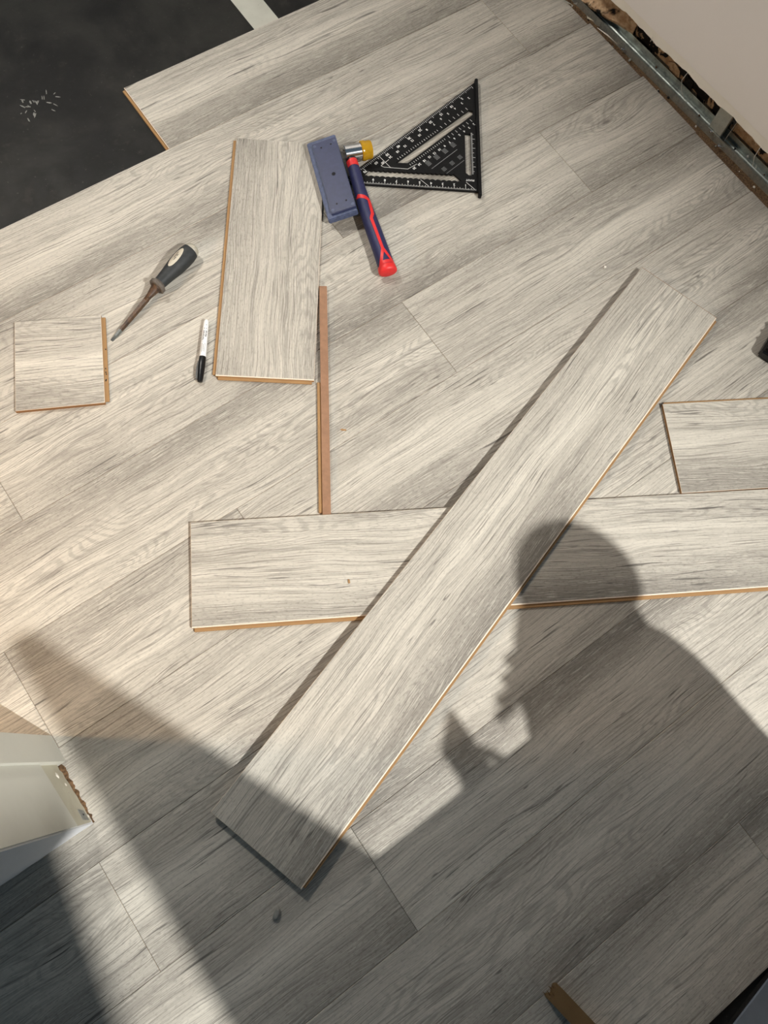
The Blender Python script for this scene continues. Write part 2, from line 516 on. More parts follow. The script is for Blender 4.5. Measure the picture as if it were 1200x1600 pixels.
# plasterboard with a ragged lower edge
bm = bmesh.new()
ys = [-1.8 + i * 0.012 for i in range(301)]
def rag(y, base, amp, seed):
    return base + amp * (math.sin(y * 37 + seed) * 0.5 + math.sin(y * 91 + seed * 2.3) * 0.3 + math.sin(y * 211 + seed * .7) * 0.2)
def ragged_sheet(bm, ys, xf, xb, zlo, ztop, mat=0):
    prev = None
    for y in ys:
        z = zlo(y)
        v = [bm.verts.new((xf, y, z)), bm.verts.new((xf, y, ztop)), bm.verts.new((xb, y, ztop)), bm.verts.new((xb, y, z))]
        if prev:
            for a in range(4):
                b = (a + 1) % 4
                bm.faces.new([prev[a], prev[b], v[b], v[a]]).material_index = mat
        else:
            bm.faces.new(v).material_index = mat
        prev = v
    bm.faces.new(prev[::-1]).material_index = mat
ragged_sheet(bm, ys, 0.0, 0.0125, lambda y: rag(y, 0.102, 0.0012, 1), WALL_T)
mesh_obj('plasterboard', bm, M_DRY, wall)
bm = bmesh.new()
ragged_sheet(bm, ys, 0.0012, 0.0125, lambda y: rag(y, 0.081, 0.004, 2), 0.104)
mesh_obj('torn_paper_edge', bm, M_CREAM, wall)
# steel track on the subfloor
bm = bmesh.new()
tp = [(0.0150, 0.010), (0.0158, 0.010), (0.0158, -0.0065), (0.024, -0.0065), (0.026, -0.0045), (0.030, -0.0045), (0.032, -0.0065), (0.040, -0.0065), (0.042, -0.0045), (0.046, -0.0045), (0.048, -0.0065), (0.0515, -0.0065), (0.0522, 0.009), (0.0530, 0.009), (0.0530, -0.0075), (0.0150, -0.0075)]
for ya, yb in ((-1.8, 1.8),):
    lo = [bm.verts.new((a, ya, b)) for a, b in tp]; hi = [bm.verts.new((a, yb, b)) for a, b in tp]
    bm.faces.new(lo); bm.faces.new(hi[::-1])
    for i in range(len(tp)):
        j = (i + 1) % len(tp)
        bm.faces.new([lo[i], hi[i], hi[j], lo[j]])
mesh_obj('steel_track', bm, M_GALV, wall)
bm = bmesh.new()
add_box(bm, 0.0518, 0.0534, -1.8, 1.8, 0.0085, 0.0100)
mesh_obj('track_rim', bm, M_GALVL, wall)
bm = bmesh.new()
add_box(bm, 0.0146, 0.0161, -1.8, 1.8, 0.0095, 0.0108)
mesh_obj('track_rim', bm, M_GALV, wall)
# steel stud rising out of the track
bm = bmesh.new()
ysd = -0.135
add_box(bm, 0.018, 0.0605, ysd - 0.0006, ysd + 0.0006, -0.006, WALL_T)
add_box(bm, 0.018, 0.0192, ysd - 0.035, ysd, -0.006, WALL_T)
add_box(bm, 0.0593, 0.0605, ysd - 0.035, ysd, -0.006, WALL_T)
add_box(bm, 0.018, 0.026, ysd - 0.0358, ysd - 0.0346, -0.006, WALL_T)
mesh_obj('steel_stud', bm, M_GALVL, wall)
# the back of the board on the far side, brown paper with dark tears
bm = bmesh.new()
add_box(bm, 0.064, 0.076, -1.8, 1.8, -0.006, WALL_T)
mesh_obj('far_board', bm, M_KRAFT, wall)
# stained paper hanging over the track in the corner
bm = bmesh.new()
pr = None
for i in range(24):
    y = 0.175 + i * 0.035 + random.uniform(-.008, .008)
    e = 0.014 if i > 3 else 0.050 - i * 0.011
    v = [bm.verts.new((e + random.uniform(-.003, .003), y, 0.014 + 0.004 * (i % 2))), bm.verts.new((0.056, y, 0.062)), bm.verts.new((0.058, y, 0.062)), bm.verts.new((e + 0.003, y, 0.010))]
    if pr:
        for a in range(4): bm.faces.new([pr[a], pr[(a + 1) % 4], v[(a + 1) % 4], v[a]])
    else: bm.faces.new(v)
    pr = v
bm.faces.new(pr[::-1])
mesh_obj('hanging_paper', bm, M_KRAFT, wall)
# torn brown scraps in the cavity
for i in range(34):
    y = random.uniform(-0.42, 0.42)
    z = random.uniform(0.010, 0.075)
    bm = bmesh.new()
    n_ = random.randint(5, 8)
    s1, s2 = random.uniform(0.010, 0.030), random.uniform(0.006, 0.018)
    fr = [bm.verts.new((0.060 + random.uniform(-.006, .003), y + s1 * math.cos(2 * math.pi * q / n_) * random.uniform(.6, 1.2), z + s2 * math.sin(2 * math.pi * q / n_) * random.uniform(.6, 1.2))) for q in range(n_)]
    f = bm.faces.new(fr)
    r_ = bmesh.ops.extrude_face_region(bm, geom=[f])
    for v in r_['geom']:
        if isinstance(v, bmesh.types.BMVert): v.co.x += 0.0012
    mesh_obj('paper_scrap', bm, M_KRAFT if i % 3 else M_VOID, wall)
# dark dirt in the gap between boards and track
bm = bmesh.new()
add_box(bm, -0.03, 0.015, -1.8, 1.8, -PT - 0.0002, -PT + 0.0006)
mesh_obj('gap_dirt', bm, M_GRIME, wall)
for i in range(60):
    y = random.uniform(-0.45, 0.4)
    bm = bmesh.new()
    s_ = random.uniform(0.0012, 0.004)
    bmesh.ops.create_icosphere(bm, subdivisions=1, radius=s_)
    for v in bm.verts: v.co *= random.uniform(.6, 1.2)
    mesh_obj('crumb', bm, random.choice([M_GRIME, M_CREAM, M_GALVL, M_VOID]), wall, loc=(random.choice([random.uniform(-0.001, 0.012), random.uniform(0.018, 0.058)]), y, -PT + s_ * 0.6 + 0.001))
# fibres hanging off the torn edge
def thread(pts, r=0.0005):
    bm = bmesh.new(); add_tube(bm, pts, r, 5)
    mesh_obj('loose_fibre', bm, M_THREAD, wall, True)
thread([(0.0, -0.03, 0.085), (-0.004, -0.028, 0.065), (0.003, -0.035, 0.040), (0.018, -0.046, 0.016), (0.030, -0.052, 0.004)])
thread([(-0.002, -0.27, 0.085), (-0.012, -0.275, 0.062), (-0.006, -0.283, 0.038), (0.014, -0.287, 0.022), (0.026, -0.278, 0.020)])
thread([(0.052, -0.175, 0.050), (0.040, -0.178, 0.020), (0.028, -0.182, -0.002)], 0.0007)
thread([(-0.0015, 0.09, 0.095), (-0.002, 0.088, 0.085), (-0.001, 0.089, 0.076)], 0.0008)
# bright scrap of foil and screws along the track
bm = bmesh.new()
add_tube(bm, [(-0.012, 0.23, 0.014), (-0.004, 0.20, 0.012), (0.004, 0.170, 0.006)], [0.0006, 0.0016, 0.0004], 5)
mesh_obj('paper_sliver', bm, M_THREAD, wall, True)
for (a, b) in ((0.010, -0.148), (0.004, -0.185), (0.006, 0.155)):
    bm = bmesh.new()
    add_lathe(bm, [(0, 0.0035, 0.0035), (0.0015, 0.0042, 0.0042), (0.0025, 0.003, 0.003)], 12)
    add_lathe(bm, [(-0.016, 0.0008, 0.0008), (0.0, 0.0017, 0.0017)], 8)
    o = mesh_obj('drywall_screw', bm, M_CHROME, wall, True, loc=(a, b, 0.004 if a < 0.01 else 0.012))
    o.rotation_euler = (0.3, -0.2, 2.4)
# crumpled clear film in the corner
bm = bmesh.new()
for i in range(5):
    cx, cy = random.uniform(-0.022, 0.006), random.uniform(0.22, 0.36)
    vs_ = [bm.verts.new((cx + random.uniform(-.012, .012), cy + random.uniform(-.03, .03), 0.002 + random.uniform(0, .012))) for q in range(3)]
    bm.faces.new(vs_)
r_ = bmesh.ops.extrude_face_region(bm, geom=bm.faces[:])
for v in r_['geom']:
    if isinstance(v, bmesh.types.BMVert): v.co.z += 0.0006
mesh_obj('crumpled_film', bm, M_GALVL, wall)

# ------------------------------------------------------------------ wall stub (door jamb) at the frame's left
random.seed(5)
stub = empty('wall_left', (0, 0, 0))
tag(stub, kind='structure')
def yz_sheet(bm, xa, xb, pts):
    """prism along x of a polygon given in (y, z)"""
    lo = [bm.verts.new((xa, y, z)) for y, z in pts]; hi = [bm.verts.new((xb, y, z)) for y, z in pts]
    bm.faces.new(lo[::-1]); bm.faces.new(hi)
    for i in range(len(pts)):
        j = (i + 1) % len(pts)
        bm.faces.new([lo[i], lo[j], hi[j], hi[i]])
ST_H = 2.35
# dark core, a little inside all faces
bm = bmesh.new()
add_box(bm, -2.2, -0.364, 0.132, 0.275, 0.0005, ST_H)
mesh_obj('core', bm, M_VOID, stub)
# painted door stop, proud of the rebate
bm = bmesh.new()
yz_sheet(bm, -0.372, -0.350, [(0.2315, 0.006), (0.2350, 0.002), (0.258, 0.001), (0.2816, 0.001), (0.2816, ST_H), (0.2315, ST_H)])
mesh_obj('door_stop', bm, M_JAMB, stub)
# rebate face: bare plaster foot with a chipped bottom
low = [(0.1240, 0.014), (0.131, 0.009), (0.140, 0.012), (0.150, 0.010), (0.160, 0.014), (0.171, 0.012), (0.182, 0.016), (0.195, 0.015), (0.206, 0.020), (0.216, 0.017), (0.222, 0.025), (0.2320, 0.022)]
bm = bmesh.new()
yz_sheet(bm, -0.372, -0.3592, low + [(0.2320, 0.30), (0.1240, 0.30)])
mesh_obj('plaster_foot', bm, M_PLASTER, stub)
# painted lining over it, its lower edge clear of the floor
bm = bmesh.new()
yz_sheet(bm, -0.366, -0.3560, [(0.1235, 0.098), (0.2318, 0.112), (0.2318, ST_H), (0.1235, ST_H)])
lining = mesh_obj('jamb_lining', bm, M_JAMB, stub)
# brown dirt line at the foot
bm = bmesh.new()
n_ = 26
pr = None
for i in range(n_ + 1):
    y = 0.122 + i * (0.232 - 0.122) / n_
    xo = -0.3555 - random.uniform(0.0, 0.004); zo = random.uniform(0.001, 0.005)
    v = [bm.verts.new((-0.366, y, 0.0004)), bm.verts.new((xo, y, 0.0004)), bm.verts.new((xo - 0.004, y, zo)), bm.verts.new((-0.366, y, zo + 0.006))]
    if pr:
        for a in range(4):
            bm.faces.new([pr[a], pr[(a + 1) % 4], v[(a + 1) % 4], v[a]])
    pr = v
mesh_obj('foot_dirt', bm, M_GRIME, stub)
# grey patch with a nail hole near the corner
bm = bmesh.new()
yz_sheet(bm, -0.3595, -0.3586, [(0.128, 0.020), (0.146, 0.022), (0.150, 0.048), (0.131, 0.050)])
pt = mesh_obj('grey_patch', bm, M_PATCHGREY, stub)
bm = bmesh.new()
add_lathe(bm, [(-0.3590, 0.0016, 0.0024, 0.139, 0.034), (-0.3582, 0.0016, 0.0024, 0.139, 0.034)], 10)
mesh_obj('nail_hole', bm, M_HOLE, pt)
# white plastered face towards the hall with a broken bottom edge
bm = bmesh.new()
xs = [-2.2 + i * 0.0115 for i in range(160)] + [-0.3595]
pr = None
for x in xs:
    t = min(1.0, max(0.0, (-0.36 - x) / 0.20))
    z = 0.0080 + 0.026 * t + 0.0025 * math.sin(x * 170) * min(1, t * 3 + .2) + 0.002 * math.sin(x * 391)
    z = max(0.0025, z)
    v = [bm.verts.new((x, 0.1210, z)), bm.verts.new((x, 0.1210, ST_H)), bm.verts.new((x, 0.133, ST_H)), bm.verts.new((x, 0.133, z))]
    if pr:
        for a in range(4):
            bm.faces.new([pr[a], pr[(a + 1) % 4], v[(a + 1) % 4], v[a]])
    else:
        bm.faces.new(v)
    pr = v
bm.faces.new(pr[::-1])
mesh_obj('plaster_face', bm, M_JAMBW, stub)
bm = bmesh.new()
add_box(bm, -2.2, -0.3595, 0.2756, 0.2814, 0.001, ST_H)
mesh_obj('far_plaster_face', bm, M_JAMBW, stub)
# flakes hanging off the foot
for (y, z, s) in ((0.212, 0.052, 0.006), (0.1945, 0.036, 0.004), (0.135, 0.013, 0.004)):
    bm = bmesh.new()
    bmesh.ops.create_icosphere(bm, subdivisions=1, radius=s)
    for v in bm.verts: v.co = Vector((v.co.x * 0.25, v.co.y * random.uniform(.5, 1.2), v.co.z * random.uniform(.5, 1.2)))
    mesh_obj('paint_flake', bm, M_CREAM, stub, loc=(-0.3588, y, z))

# ------------------------------------------------------------------ loose laminate boards
def laminate(label, centre, ang, L, w, tongues, z=0.0, cut=(), groove=(), pale=('-x', '-y')):
    """a board lying loose: printed face, fibreboard core, tongues on the named sides ('+x','-x','+y','-y')"""
    o = empty('laminate_plank', (centre[0], centre[1], z), ang)
    tag(o, label, 'plank', 'loose laminate boards')
    x1, y1 = L / 2, w / 2
    ins = {s: (0.005 if s in groove else 0.0003) for s in ('+x', '-x', '+y', '-y')}
    bm = bmesh.new()
    add_box(bm, -x1 + ins['-x'], x1 - ins['+x'], -y1 + ins['-y'], y1 - ins['+y'], 0.0022, 0.0060)
    add_box(bm, -x1 + 0.0003, x1 - 0.0003, -y1 + 0.0003, y1 - 0.0003, 0.0060, 0.0074)
    add_box(bm, -x1 + 0.0003, x1 - 0.0003, -y1 + 0.0003, y1 - 0.0003, 0.0, 0.0022)
    mesh_obj('core_board', bm, M_HDF, o)
    bm = bmesh.new()
    b = 0.0006
    lo = [bm.verts.new(p) for p in ((-x1, -y1, 0.0074), (x1, -y1, 0.0074), (x1, y1, 0.0074), (-x1, y1, 0.0074))]
    bv = {q: (0.0021 if q in tongues and q in pale else b) for q in ('+x', '-x', '+y', '-y')}  # wider pale bevel stands for light on the lip of these sides
    hi = [bm.verts.new(p) for p in ((-x1 + bv['-x'], -y1 + bv['-y'], 0.0080), (x1 - bv['+x'], -y1 + bv['-y'], 0.0080), (x1 - bv['+x'], y1 - bv['+y'], 0.0080), (-x1 + bv['-x'], y1 - bv['+y'], 0.0080))]
    bm.faces.new(hi).material_index = 0
    bm.faces.new(lo[::-1]).material_index = 0
    for i in range(4):
        j = (i + 1) % 4
        bm.faces.new([lo[i], lo[j], hi[j], hi[i]]).material_index = 1
    d = mesh_obj('printed_face', bm, [M_WOOD, M_EDGE], o)
    for s, ext in tongues.items():
        bm = bmesh.new()
        e = 0.004
        if s[1] == 'x':
            sg = 1 if s[0] == '+' else -1
            xa, xb = sorted((sg * (x1 - 0.001), sg * (x1 + ext)))
            add_box(bm, xa, xb, -y1 + e, y1 - e, 0.0006, 0.0046, bevel=0.0008)
        else:
            sg = 1 if s[0] == '+' else -1
            ya, yb = sorted((sg * (y1 - 0.001), sg * (y1 + ext)))
            add_box(bm, -x1 + e, x1 - e, ya, yb, 0.0006, 0.0046, bevel=0.0008)
        mesh_obj('tongue', bm, M_HDF, o)
    for s in cut:
        bm = bmesh.new()
        if s[1] == 'x':
            sg = 1 if s[0] == '+' else -1
            xa, xb = sorted((sg * (x1 - 0.001), sg * (x1 + 0.0006)))
            add_box(bm, xa, xb, -y1, y1, 0.0002, 0.0076)
        else:
            sg = 1 if s[0] == '+' else -1
            ya, yb = sorted((sg * (y1 - 0.001), sg * (y1 + 0.0006)))
            add_box(bm, -x1, x1, ya, yb, 0.0002, 0.0076)
        mesh_obj('cut_edge', bm, M_HDF_DK, o)
    return o

# long board lying across the other: corners (1.116,.430) (1.1745,.249) (-.138,-.156) (-.197,.025)
long_b = laminate('full length grey plank lying diagonally on top of another plank', (0.4888, 0.1370), rad(17.10), 1.3736, 0.1907, {'-y': 0.0045}, z=0.0091, cut=('+x',), groove=())
long_b.rotation_euler = Euler((0, rad(0.29), rad(17.10)), 'XYZ')
under_b = laminate('full length grey plank underneath the diagonal one, running out of frame', (0.4888 + 0.0795, 0.1430 - 0.0470), rad(-30.5), 1.3736, 0.1945, {'-y': 0.0065})
# place it from its left end: top-left (.0314,.4725), bottom-left (-.0663,.3032)
_c = Vector(((0.0314 - 0.0663) / 2, (0.4725 + 0.3032) / 2)); _d = Vector((math.cos(rad(-30.3)), math.sin(rad(-30.3))))
under_b.location = (_c.x + _d.x * 1.3736 / 2, _c.y + _d.y * 1.3736 / 2, 0); under_b.rotation_euler = (0, 0, rad(-30.3))
short_b = laminate('half length grey plank beside the marker pen and tapping block', (0.4722, 0.8780), rad(54.0), 0.5750, 0.1920, {'+y': 0.0065, '-x': 0.0060})
small_b = laminate('small square grey plank offcut beside the chisel tip', (-0.0085, 0.8881), rad(-26.8), 0.1638, 0.1915, {'+x': 0.0075}, cut=('-y',))
off_b = laminate('grey plank offcut cut off by the frame, butted against the underneath plank', (0, 0), rad(-30.0), 0.62, 0.1918, {'+y': 0.0045}, groove=('-x',))
_c = Vector(((0.9447 + 0.8476) / 2, (0.1623 - 0.0032) / 2)); _d = Vector((math.cos(rad(-30.0)), math.sin(rad(-30.0))))
off_b.location = (_c.x + _d.x * 0.31 , _c.y + _d.y * 0.31, 0)

# small chipped edge spots on the offcut's tongue
for v_ in (0.02, -0.022, -0.030, -0.034, -0.046, -0.048):
    bm = bmesh.new()
    add_lathe(bm, [(0, 0.0016, 0.0012), (0.0016, 0.0012, 0.0008)], 8)
    o = mesh_obj('chip_mark', bm, M_HOLE, small_b, loc=(0.0819 + random.uniform(0.002, 0.0055), v_, 0.0042))
    o.rotation_euler = (0, rad(-90), 0)

# narrow ripped strip lying face down
strip = empty('ripped_strip', (0.3815, 0.5520, 0), rad(56.95))
tag(strip, 'narrow ripped strip of brown fibreboard lying against the short plank', 'wood strip')
bm = bmesh.new()
add_box(bm, -0.2455, 0.2455, -0.0075, 0.0080, 0.0, 0.0078)
mesh_obj('core_board', bm, M_HDF, strip)
bm = bmesh.new()
add_box(bm, -0.2455, 0.2455, -0.0077, 0.0078, 0.0078, 0.0082)
mesh_obj('backing_paper', bm, M_BACK, strip)
bm = bmesh.new()
add_box(bm, -0.2415, 0.0285, 0.0078, 0.0150, 0.0008, 0.0050, bevel=0.0008)
mesh_obj('tongue', bm, M_HDF, strip)

# ------------------------------------------------------------------ rafter square
sq = empty('rafter_square', (0, 0, 0))
tag(sq, 'black triangular rafter square with white graduations under the mallet handle', 'square')
SC = Vector((0.9385, 0.7752)); SE1 = Vector((math.cos(rad(144.3)), math.sin(rad(144.3)))); SE2 = Vector((math.cos(rad(54.3)), math.sin(rad(54.3))))
sq.location = (SC.x, SC.y, 0)
def S(a, b):          # square's own millimetres -> metres in world axes
    v = (SE1 * a + SE2 * b) / 1000.0
    return (v.x, v.y)
SZ0, SZ1 = 0.0010, 0.0058
def scallop(p, q, n, depth, inward):
    """points from p to q with n round scallops bulging by depth along inward"""
    out = []
    for i in range(n):
        for j in range(6):
            t = (i + j / 6) / n
            h = depth * abs(math.sin(math.pi * (t * n % 1.0)))
            out.append((p[0] + (q[0] - p[0]) * t + inward[0] * h, p[1] + (q[1] - p[1]) * t + inward[1] * h))
    out.append(q)
    return out
outer = [(0, 0), (306, 0), (300, 5), (4, 303), (0, 303)]
hyp_slot = [(184, 63), (158, 64), (9, 211), (9, 221), (18, 223)]
bot_slot = scallop((256, 22), (36, 23), 18, 2.8, (0, 1)) + scallop((56, 43), (243, 40), 18, 2.2, (0, -1))
ver_slot = [(29, 156), (16, 156), (16, 42), (22, 42), (29, 48)]
def plate_with_holes(bm, outer, holes, z0, z1):
    edges = []
    def loop(pts):
        vv = [bm.verts.new((*S(*p), z1)) for p in pts]
        ee = [bm.edges.new((vv[i], vv[(i + 1) % len(vv)])) for i in range(len(vv))]
        edges.extend(ee)
        return vv
    loops = [loop(outer)] + [loop(h) for h in holes]
    res = bmesh.ops.triangle_fill(bm, use_beauty=True, use_dissolve=False, edges=edges)
    fs = [f for f in res['geom'] if isinstance(f, bmesh.types.BMFace)]
    # drop triangles inside the holes
    def inside(pt, poly):
        c = False; n = len(poly)
        for i in range(n):
            x1, y1 = poly[i]; x2, y2 = poly[(i + 1) % n]
            if (y1 > pt[1]) != (y2 > pt[1]) and pt[0] < (x2 - x1) * (pt[1] - y1) / (y2 - y1) + x1: c = not c
        return c
    hw = [[S(*p) for p in h] for h in holes]
    kill = [f for f in fs if any(inside(f.calc_center_median().to_2d(), h) for h in hw)]
    if kill: bmesh.ops.delete(bm, geom=kill, context='FACES_ONLY')
    fs = bm.faces[:]
    r_ = bmesh.ops.extrude_face_region(bm, geom=fs)
    for g in r_['geom']:
        if isinstance(g, bmesh.types.BMVert): g.co.z = z0
bm = bmesh.new()
plate_with_holes(bm, outer, [hyp_slot, bot_slot, ver_slot], SZ0, SZ1)
mesh_obj('plate', bm, M_BLACKP, sq)
bm = bmesh.new()
lo = [S(-4, -14), S(3, -14), S(3, 310), S(-4, 310)]
add_prism(bm, lo, 0.0, 0.0125)
bmesh.ops.bevel(bm, geom=bm.edges[:], offset=0.0012, segments=2, affect='EDGES')
mesh_obj('fence', bm, M_BLACKP, sq)
zt = lambda x, y: SZ1 + 0.00015
def tick(bm, p, q, w=0.5):
    a = Vector(p); b = Vector(q); d = (b - a).normalized(); n = Vector((-d.y, d.x)) * w / 2
    vv = [bm.verts.new((*S(*(a + n)), SZ1 + 0.00015)), bm.verts.new((*S(*(a - n)), SZ1 + 0.00015)), bm.verts.new((*S(*(b - n)), SZ1 + 0.00015)), bm.verts.new((*S(*(b + n)), SZ1 + 0.00015))]
    bm.faces.new(vv)
bm = bmesh.new()
for i in range(1, 12 * 8):                      # ruler on the leg
    a = 5 + i * 25.4 / 8
    h = 7.5 if i % 8 == 0 else (5.5 if i % 4 == 0 else (4.2 if i % 2 == 0 else 2.8))
    if a < 292: tick(bm, (a, 2.5), (a, 2.5 + h), 0.85)
for i in range(2, 50):                          # scale beside the fence
    b = 40 + i * 25.4 / 8
    if b < 160: tick(bm, (15.5, b), (15.5 - (9 if i % 8 == 0 else 6 if i % 4 == 0 else 3.5), b), 0.8)
H0 = Vector((300, 5)); H1 = Vector((4, 303)); HD = (H1 - H0).normalized(); HN = Vector((-HD.y, HD.x))
if HN.dot(Vector((-1, -1))) < 0: HN = -HN
HL = (H1 - H0).length
for i in range(0, 91):                          # degrees along the long edge
    t = HL * (0.03 + 0.94 * i / 90)
    p = H0 + HD * t + HN * 2.0
    h = 8 if i % 10 == 0 else (6.5 if i % 5 == 0 else 4.2)
    dirv = (Vector((0, 0)) - p).normalized()
    tick(bm, p, p + (HN * 0.8 + dirv * 0.2).normalized() * h, 0.85)
for i in range(34):                             # marks along both sides of the slot
    t = i / 33
    p = Vector((178, 72)).lerp(Vector((16, 228)), t)
    if i > 18 and i % 2: continue
    tick(bm, p, p - HN * (7 if i > 18 else 4.5), 0.85)
    p = Vector((154, 62)).lerp(Vector((12, 200)), t)
    tick(bm, p, p + HN * (7 if i > 18 else 4.5), 0.85)
tick(bm, (29, 23), (10, 5), 0.85); tick(bm, (221, 77), (196, 49), 0.85); tick(bm, (217, 52), (200, 70), 0.85)
tick(bm, (217, 52), (211, 49), 0.85); tick(bm, (211, 49), (158, 48), 0.85); tick(bm, (158, 48), (138, 63), 0.85); tick(bm, (130, 22), (112, 6), 0.85)
R1 = tuple(SE1); U1 = tuple(-SE2)
def stext(s, size, a, b, right, up):
    add_text(bm, s, size, S(a, b), right, up, zt)
for i in range(1, 11):
    stext(str(i), 0.0085, 5 + i * 25.4, 14.5, R1, U1)
HDW = SE1 * HD.x + SE2 * HD.y; HNW = SE1 * HN.x + SE2 * HN.y
# numerals along the long edge are read with their tops to the edge of the plate
right = -HDW; up = HNW
if right.x * up.y - right.y * up.x < 0: right = -right
for i, s in enumerate(('70', '60', '50', '40', '30', '25', '20', '15', '10', '5')):
    p = H0 + HD * HL * (0.13 + 0.082 * i) + HN * 13.5
    stext(s, 0.0085, p.x, p.y, tuple(right), tuple(up))
for i, s in enumerate(('30', '24', '18', '15', '12', '10', '8', '7', '6', '5', '4', '3', '2')):
    p = H0 + HD * HL * (0.24 + 0.055 * i) + HN * 22.5
    stext(s, 0.0078, p.x, p.y, tuple(right), tuple(up))
for i, s in enumerate(('30', '24', '18', '15', '12', '10', '9', '7', '6', '5', '4', '3', '2')):
    p = Vector((150, 58)).lerp(Vector((14, 190)), i / 12) + HN * 9
    stext(s, 0.0078, p.x, p.y, tuple(right), tuple(up))
stext('PIVOT', 0.0068, 20, 29, R1, U1)
mesh_obj('graduations', bm, M_MARK, sq)
bm = bmesh.new()
for blk in range(4):                            # small print: conversion table
    for ln in range(5):
        c0 = Vector((112, 66)).lerp(Vector((56, 121)), blk / 3.0)
        a = c0 + HN * (ln * 2.6 - 6) + HD * -5.0
        tick(bm, a, a + HD * 11, 1.1)
for i in range(3):
    for ln in range(4):
        c0 = Vector((78, 55)).lerp(Vector((42, 90)), i / 2.0)
        a = c0 + HN * (ln * 2.6 - 3) + HD * -5
        tick(bm, a, a + HD * 10, 1.0)
tick(bm, Vector((105, 53)), Vector((47, 110)), 1.3); tick(bm, Vector((72, 43)), Vector((32, 82)), 1.0)
mesh_obj('small_print', bm, M_GREYMARK, sq)

# ------------------------------------------------------------------ tapping block
tb = empty('tapping_block', (0.6750, 0.9580, 0.0170))
tb.rotation_euler = Euler((rad(-14.0), 0, rad(69.5)), 'XYZ')
tag(tb, 'navy blue plastic tapping block leaning on the short plank beside the mallet', 'tapping block')
TL_, TW_ = 0.101, 0.0325
bm = bmesh.new()
add_box(bm, -TL_, TL_, -TW_, TW_, 0.0, 0.014, bevel=0.0018, seg=2)
mesh_obj('base', bm, M_NAVYED, tb)
bm = bmesh.new()
lo = [(-TL_ + 0.008, -TW_ + 0.001), (TL_ - 0.012, -TW_ + 0.001), (TL_ - 0.012, TW_ - 0.011), (-TL_ + 0.008, TW_ - 0.011)]
add_prism(bm, lo, 0.012, 0.0195)
bmesh.ops.bevel(bm, geom=bm.edges[:], offset=0.0012, segments=2, affect='EDGES')
tpn = mesh_obj('raised_top', bm, M_NAVY, tb)
for (a, b, r) in ((0.0, -0.006, 0.0042), (0.074, -0.018, 0.0020), (0.073, 0.004, 0.0020), (-0.072, -0.016, 0.0020), (-0.073, 0.005, 0.0020)):
    bm = bmesh.new()
    add_prism(bm, [(r * math.cos(q * math.pi / 8), r * math.sin(q * math.pi / 8)) for q in range(16)], 0.0185, 0.0198)
    mesh_obj('hole', bm, M_HOLE, tpn, loc=(a, b, 0))
for sx in (-1, 1):
    for sy in (-1, 1):
        r = 0.0035
        bm = bmesh.new()
        add_prism(bm, [((-0.002 + sx * 0.083) + r * math.cos(q * math.pi / 6), (-0.005 + sy * 0.022) + r * math.sin(q * math.pi / 6)) for q in range(12)], 0.0190, 0.0197)
        mesh_obj('corner_boss', bm, M_NAVYED, tpn)

# ------------------------------------------------------------------ mallet
ml = empty('mallet', (0.7379, 0.9726, 0.0062), rad(-109.37))
ml.rotation_euler = Euler((0, rad(1.25), rad(-109.37)), 'XYZ')
tag(ml, 'mallet with navy and red handle, chrome head and amber face', 'mallet')
# local x runs down the handle, local y to the amber face
HZ = 0.0175
bm = bmesh.new()
hr = [(0.004, 0.0125, 0.0135, -0.004), (0.030, 0.0130, 0.0140, -0.0045), (0.068, 0.0132, 0.0140, -0.0058), (0.118, 0.0150, 0.0150, -0.0058), (0.172, 0.0166, 0.0158, -0.0040), (0.225, 0.0172, 0.0165, -0.0018), (0.268, 0.0178, 0.0170, -0.0008)]
add_lathe(bm, [(a, b, c, d, HZ) for a, b, c, d in hr], 28)
handle = mesh_obj('handle', bm, M_NAVYH, ml, True)
smooth_by_angle(handle, 50)
def h_at(x):
    for (a, b) in zip(hr[:-1], hr[1:]):
        if a[0] <= x <= b[0]:
            t = (x - a[0]) / (b[0] - a[0])
            return [a[i] + (b[i] - a[i]) * t for i in range(4)]
    return hr[0] if x < hr[0][0] else hr[-1]
def h_surf(x, y, lift=0.0006):
    _, ry, rz_, cy = h_at(x)
    q = max(-0.97, min(0.97, (y - cy) / ry))
    return HZ + rz_ * math.sqrt(1 - q * q) + lift
def ribbon(bm, pts, widths):
    fine = []
    for i in range(len(pts) - 1):
        for j in range(8):
            t = j / 8
            fine.append((pts[i][0] + (pts[i + 1][0] - pts[i][0]) * t, pts[i][1] + (pts[i + 1][1] - pts[i][1]) * t, widths[i] + (widths[i + 1] - widths[i]) * t))
    fine.append((*pts[-1], widths[-1]))
    pr = None
    for i, (x, y, w_) in enumerate(fine):
        a = fine[max(i - 1, 0)]; b = fine[min(i + 1, len(fine) - 1)]
        d = Vector((b[0] - a[0], b[1] - a[1])).normalized(); n = Vector((-d.y, d.x)) * w_ / 2
        row = []
        for s_ in (-1, -0.33, 0.33, 1):
            xx, yy = x + n.x * s_, y + n.y * s_
            row.append(bm.verts.new((xx, yy, h_surf(xx, yy))))
        if pr:
            for q in range(3):
                bm.faces.new([pr[q], pr[q + 1], row[q + 1], row[q]])
        pr = row
bm = bmesh.new()
ribbon(bm, [(0.0945, -0.0185), (0.1040, -0.0030), (0.1106, 0.0040), (0.1457, 0.0015), (0.1571, -0.0045), (0.236, -0.0010)], [0.0085, 0.0085, 0.0075, 0.0070, 0.0065, 0.0060])
ribbon(bm, [(0.233, -0.0010), (0.252, 0.0065), (0.268, 0.0135)], [0.006, 0.0060, 0.0060])
ribbon(bm, [(0.233, -0.0010), (0.252, -0.0085), (0.268, -0.0145)], [0.006, 0.0060, 0.0060])
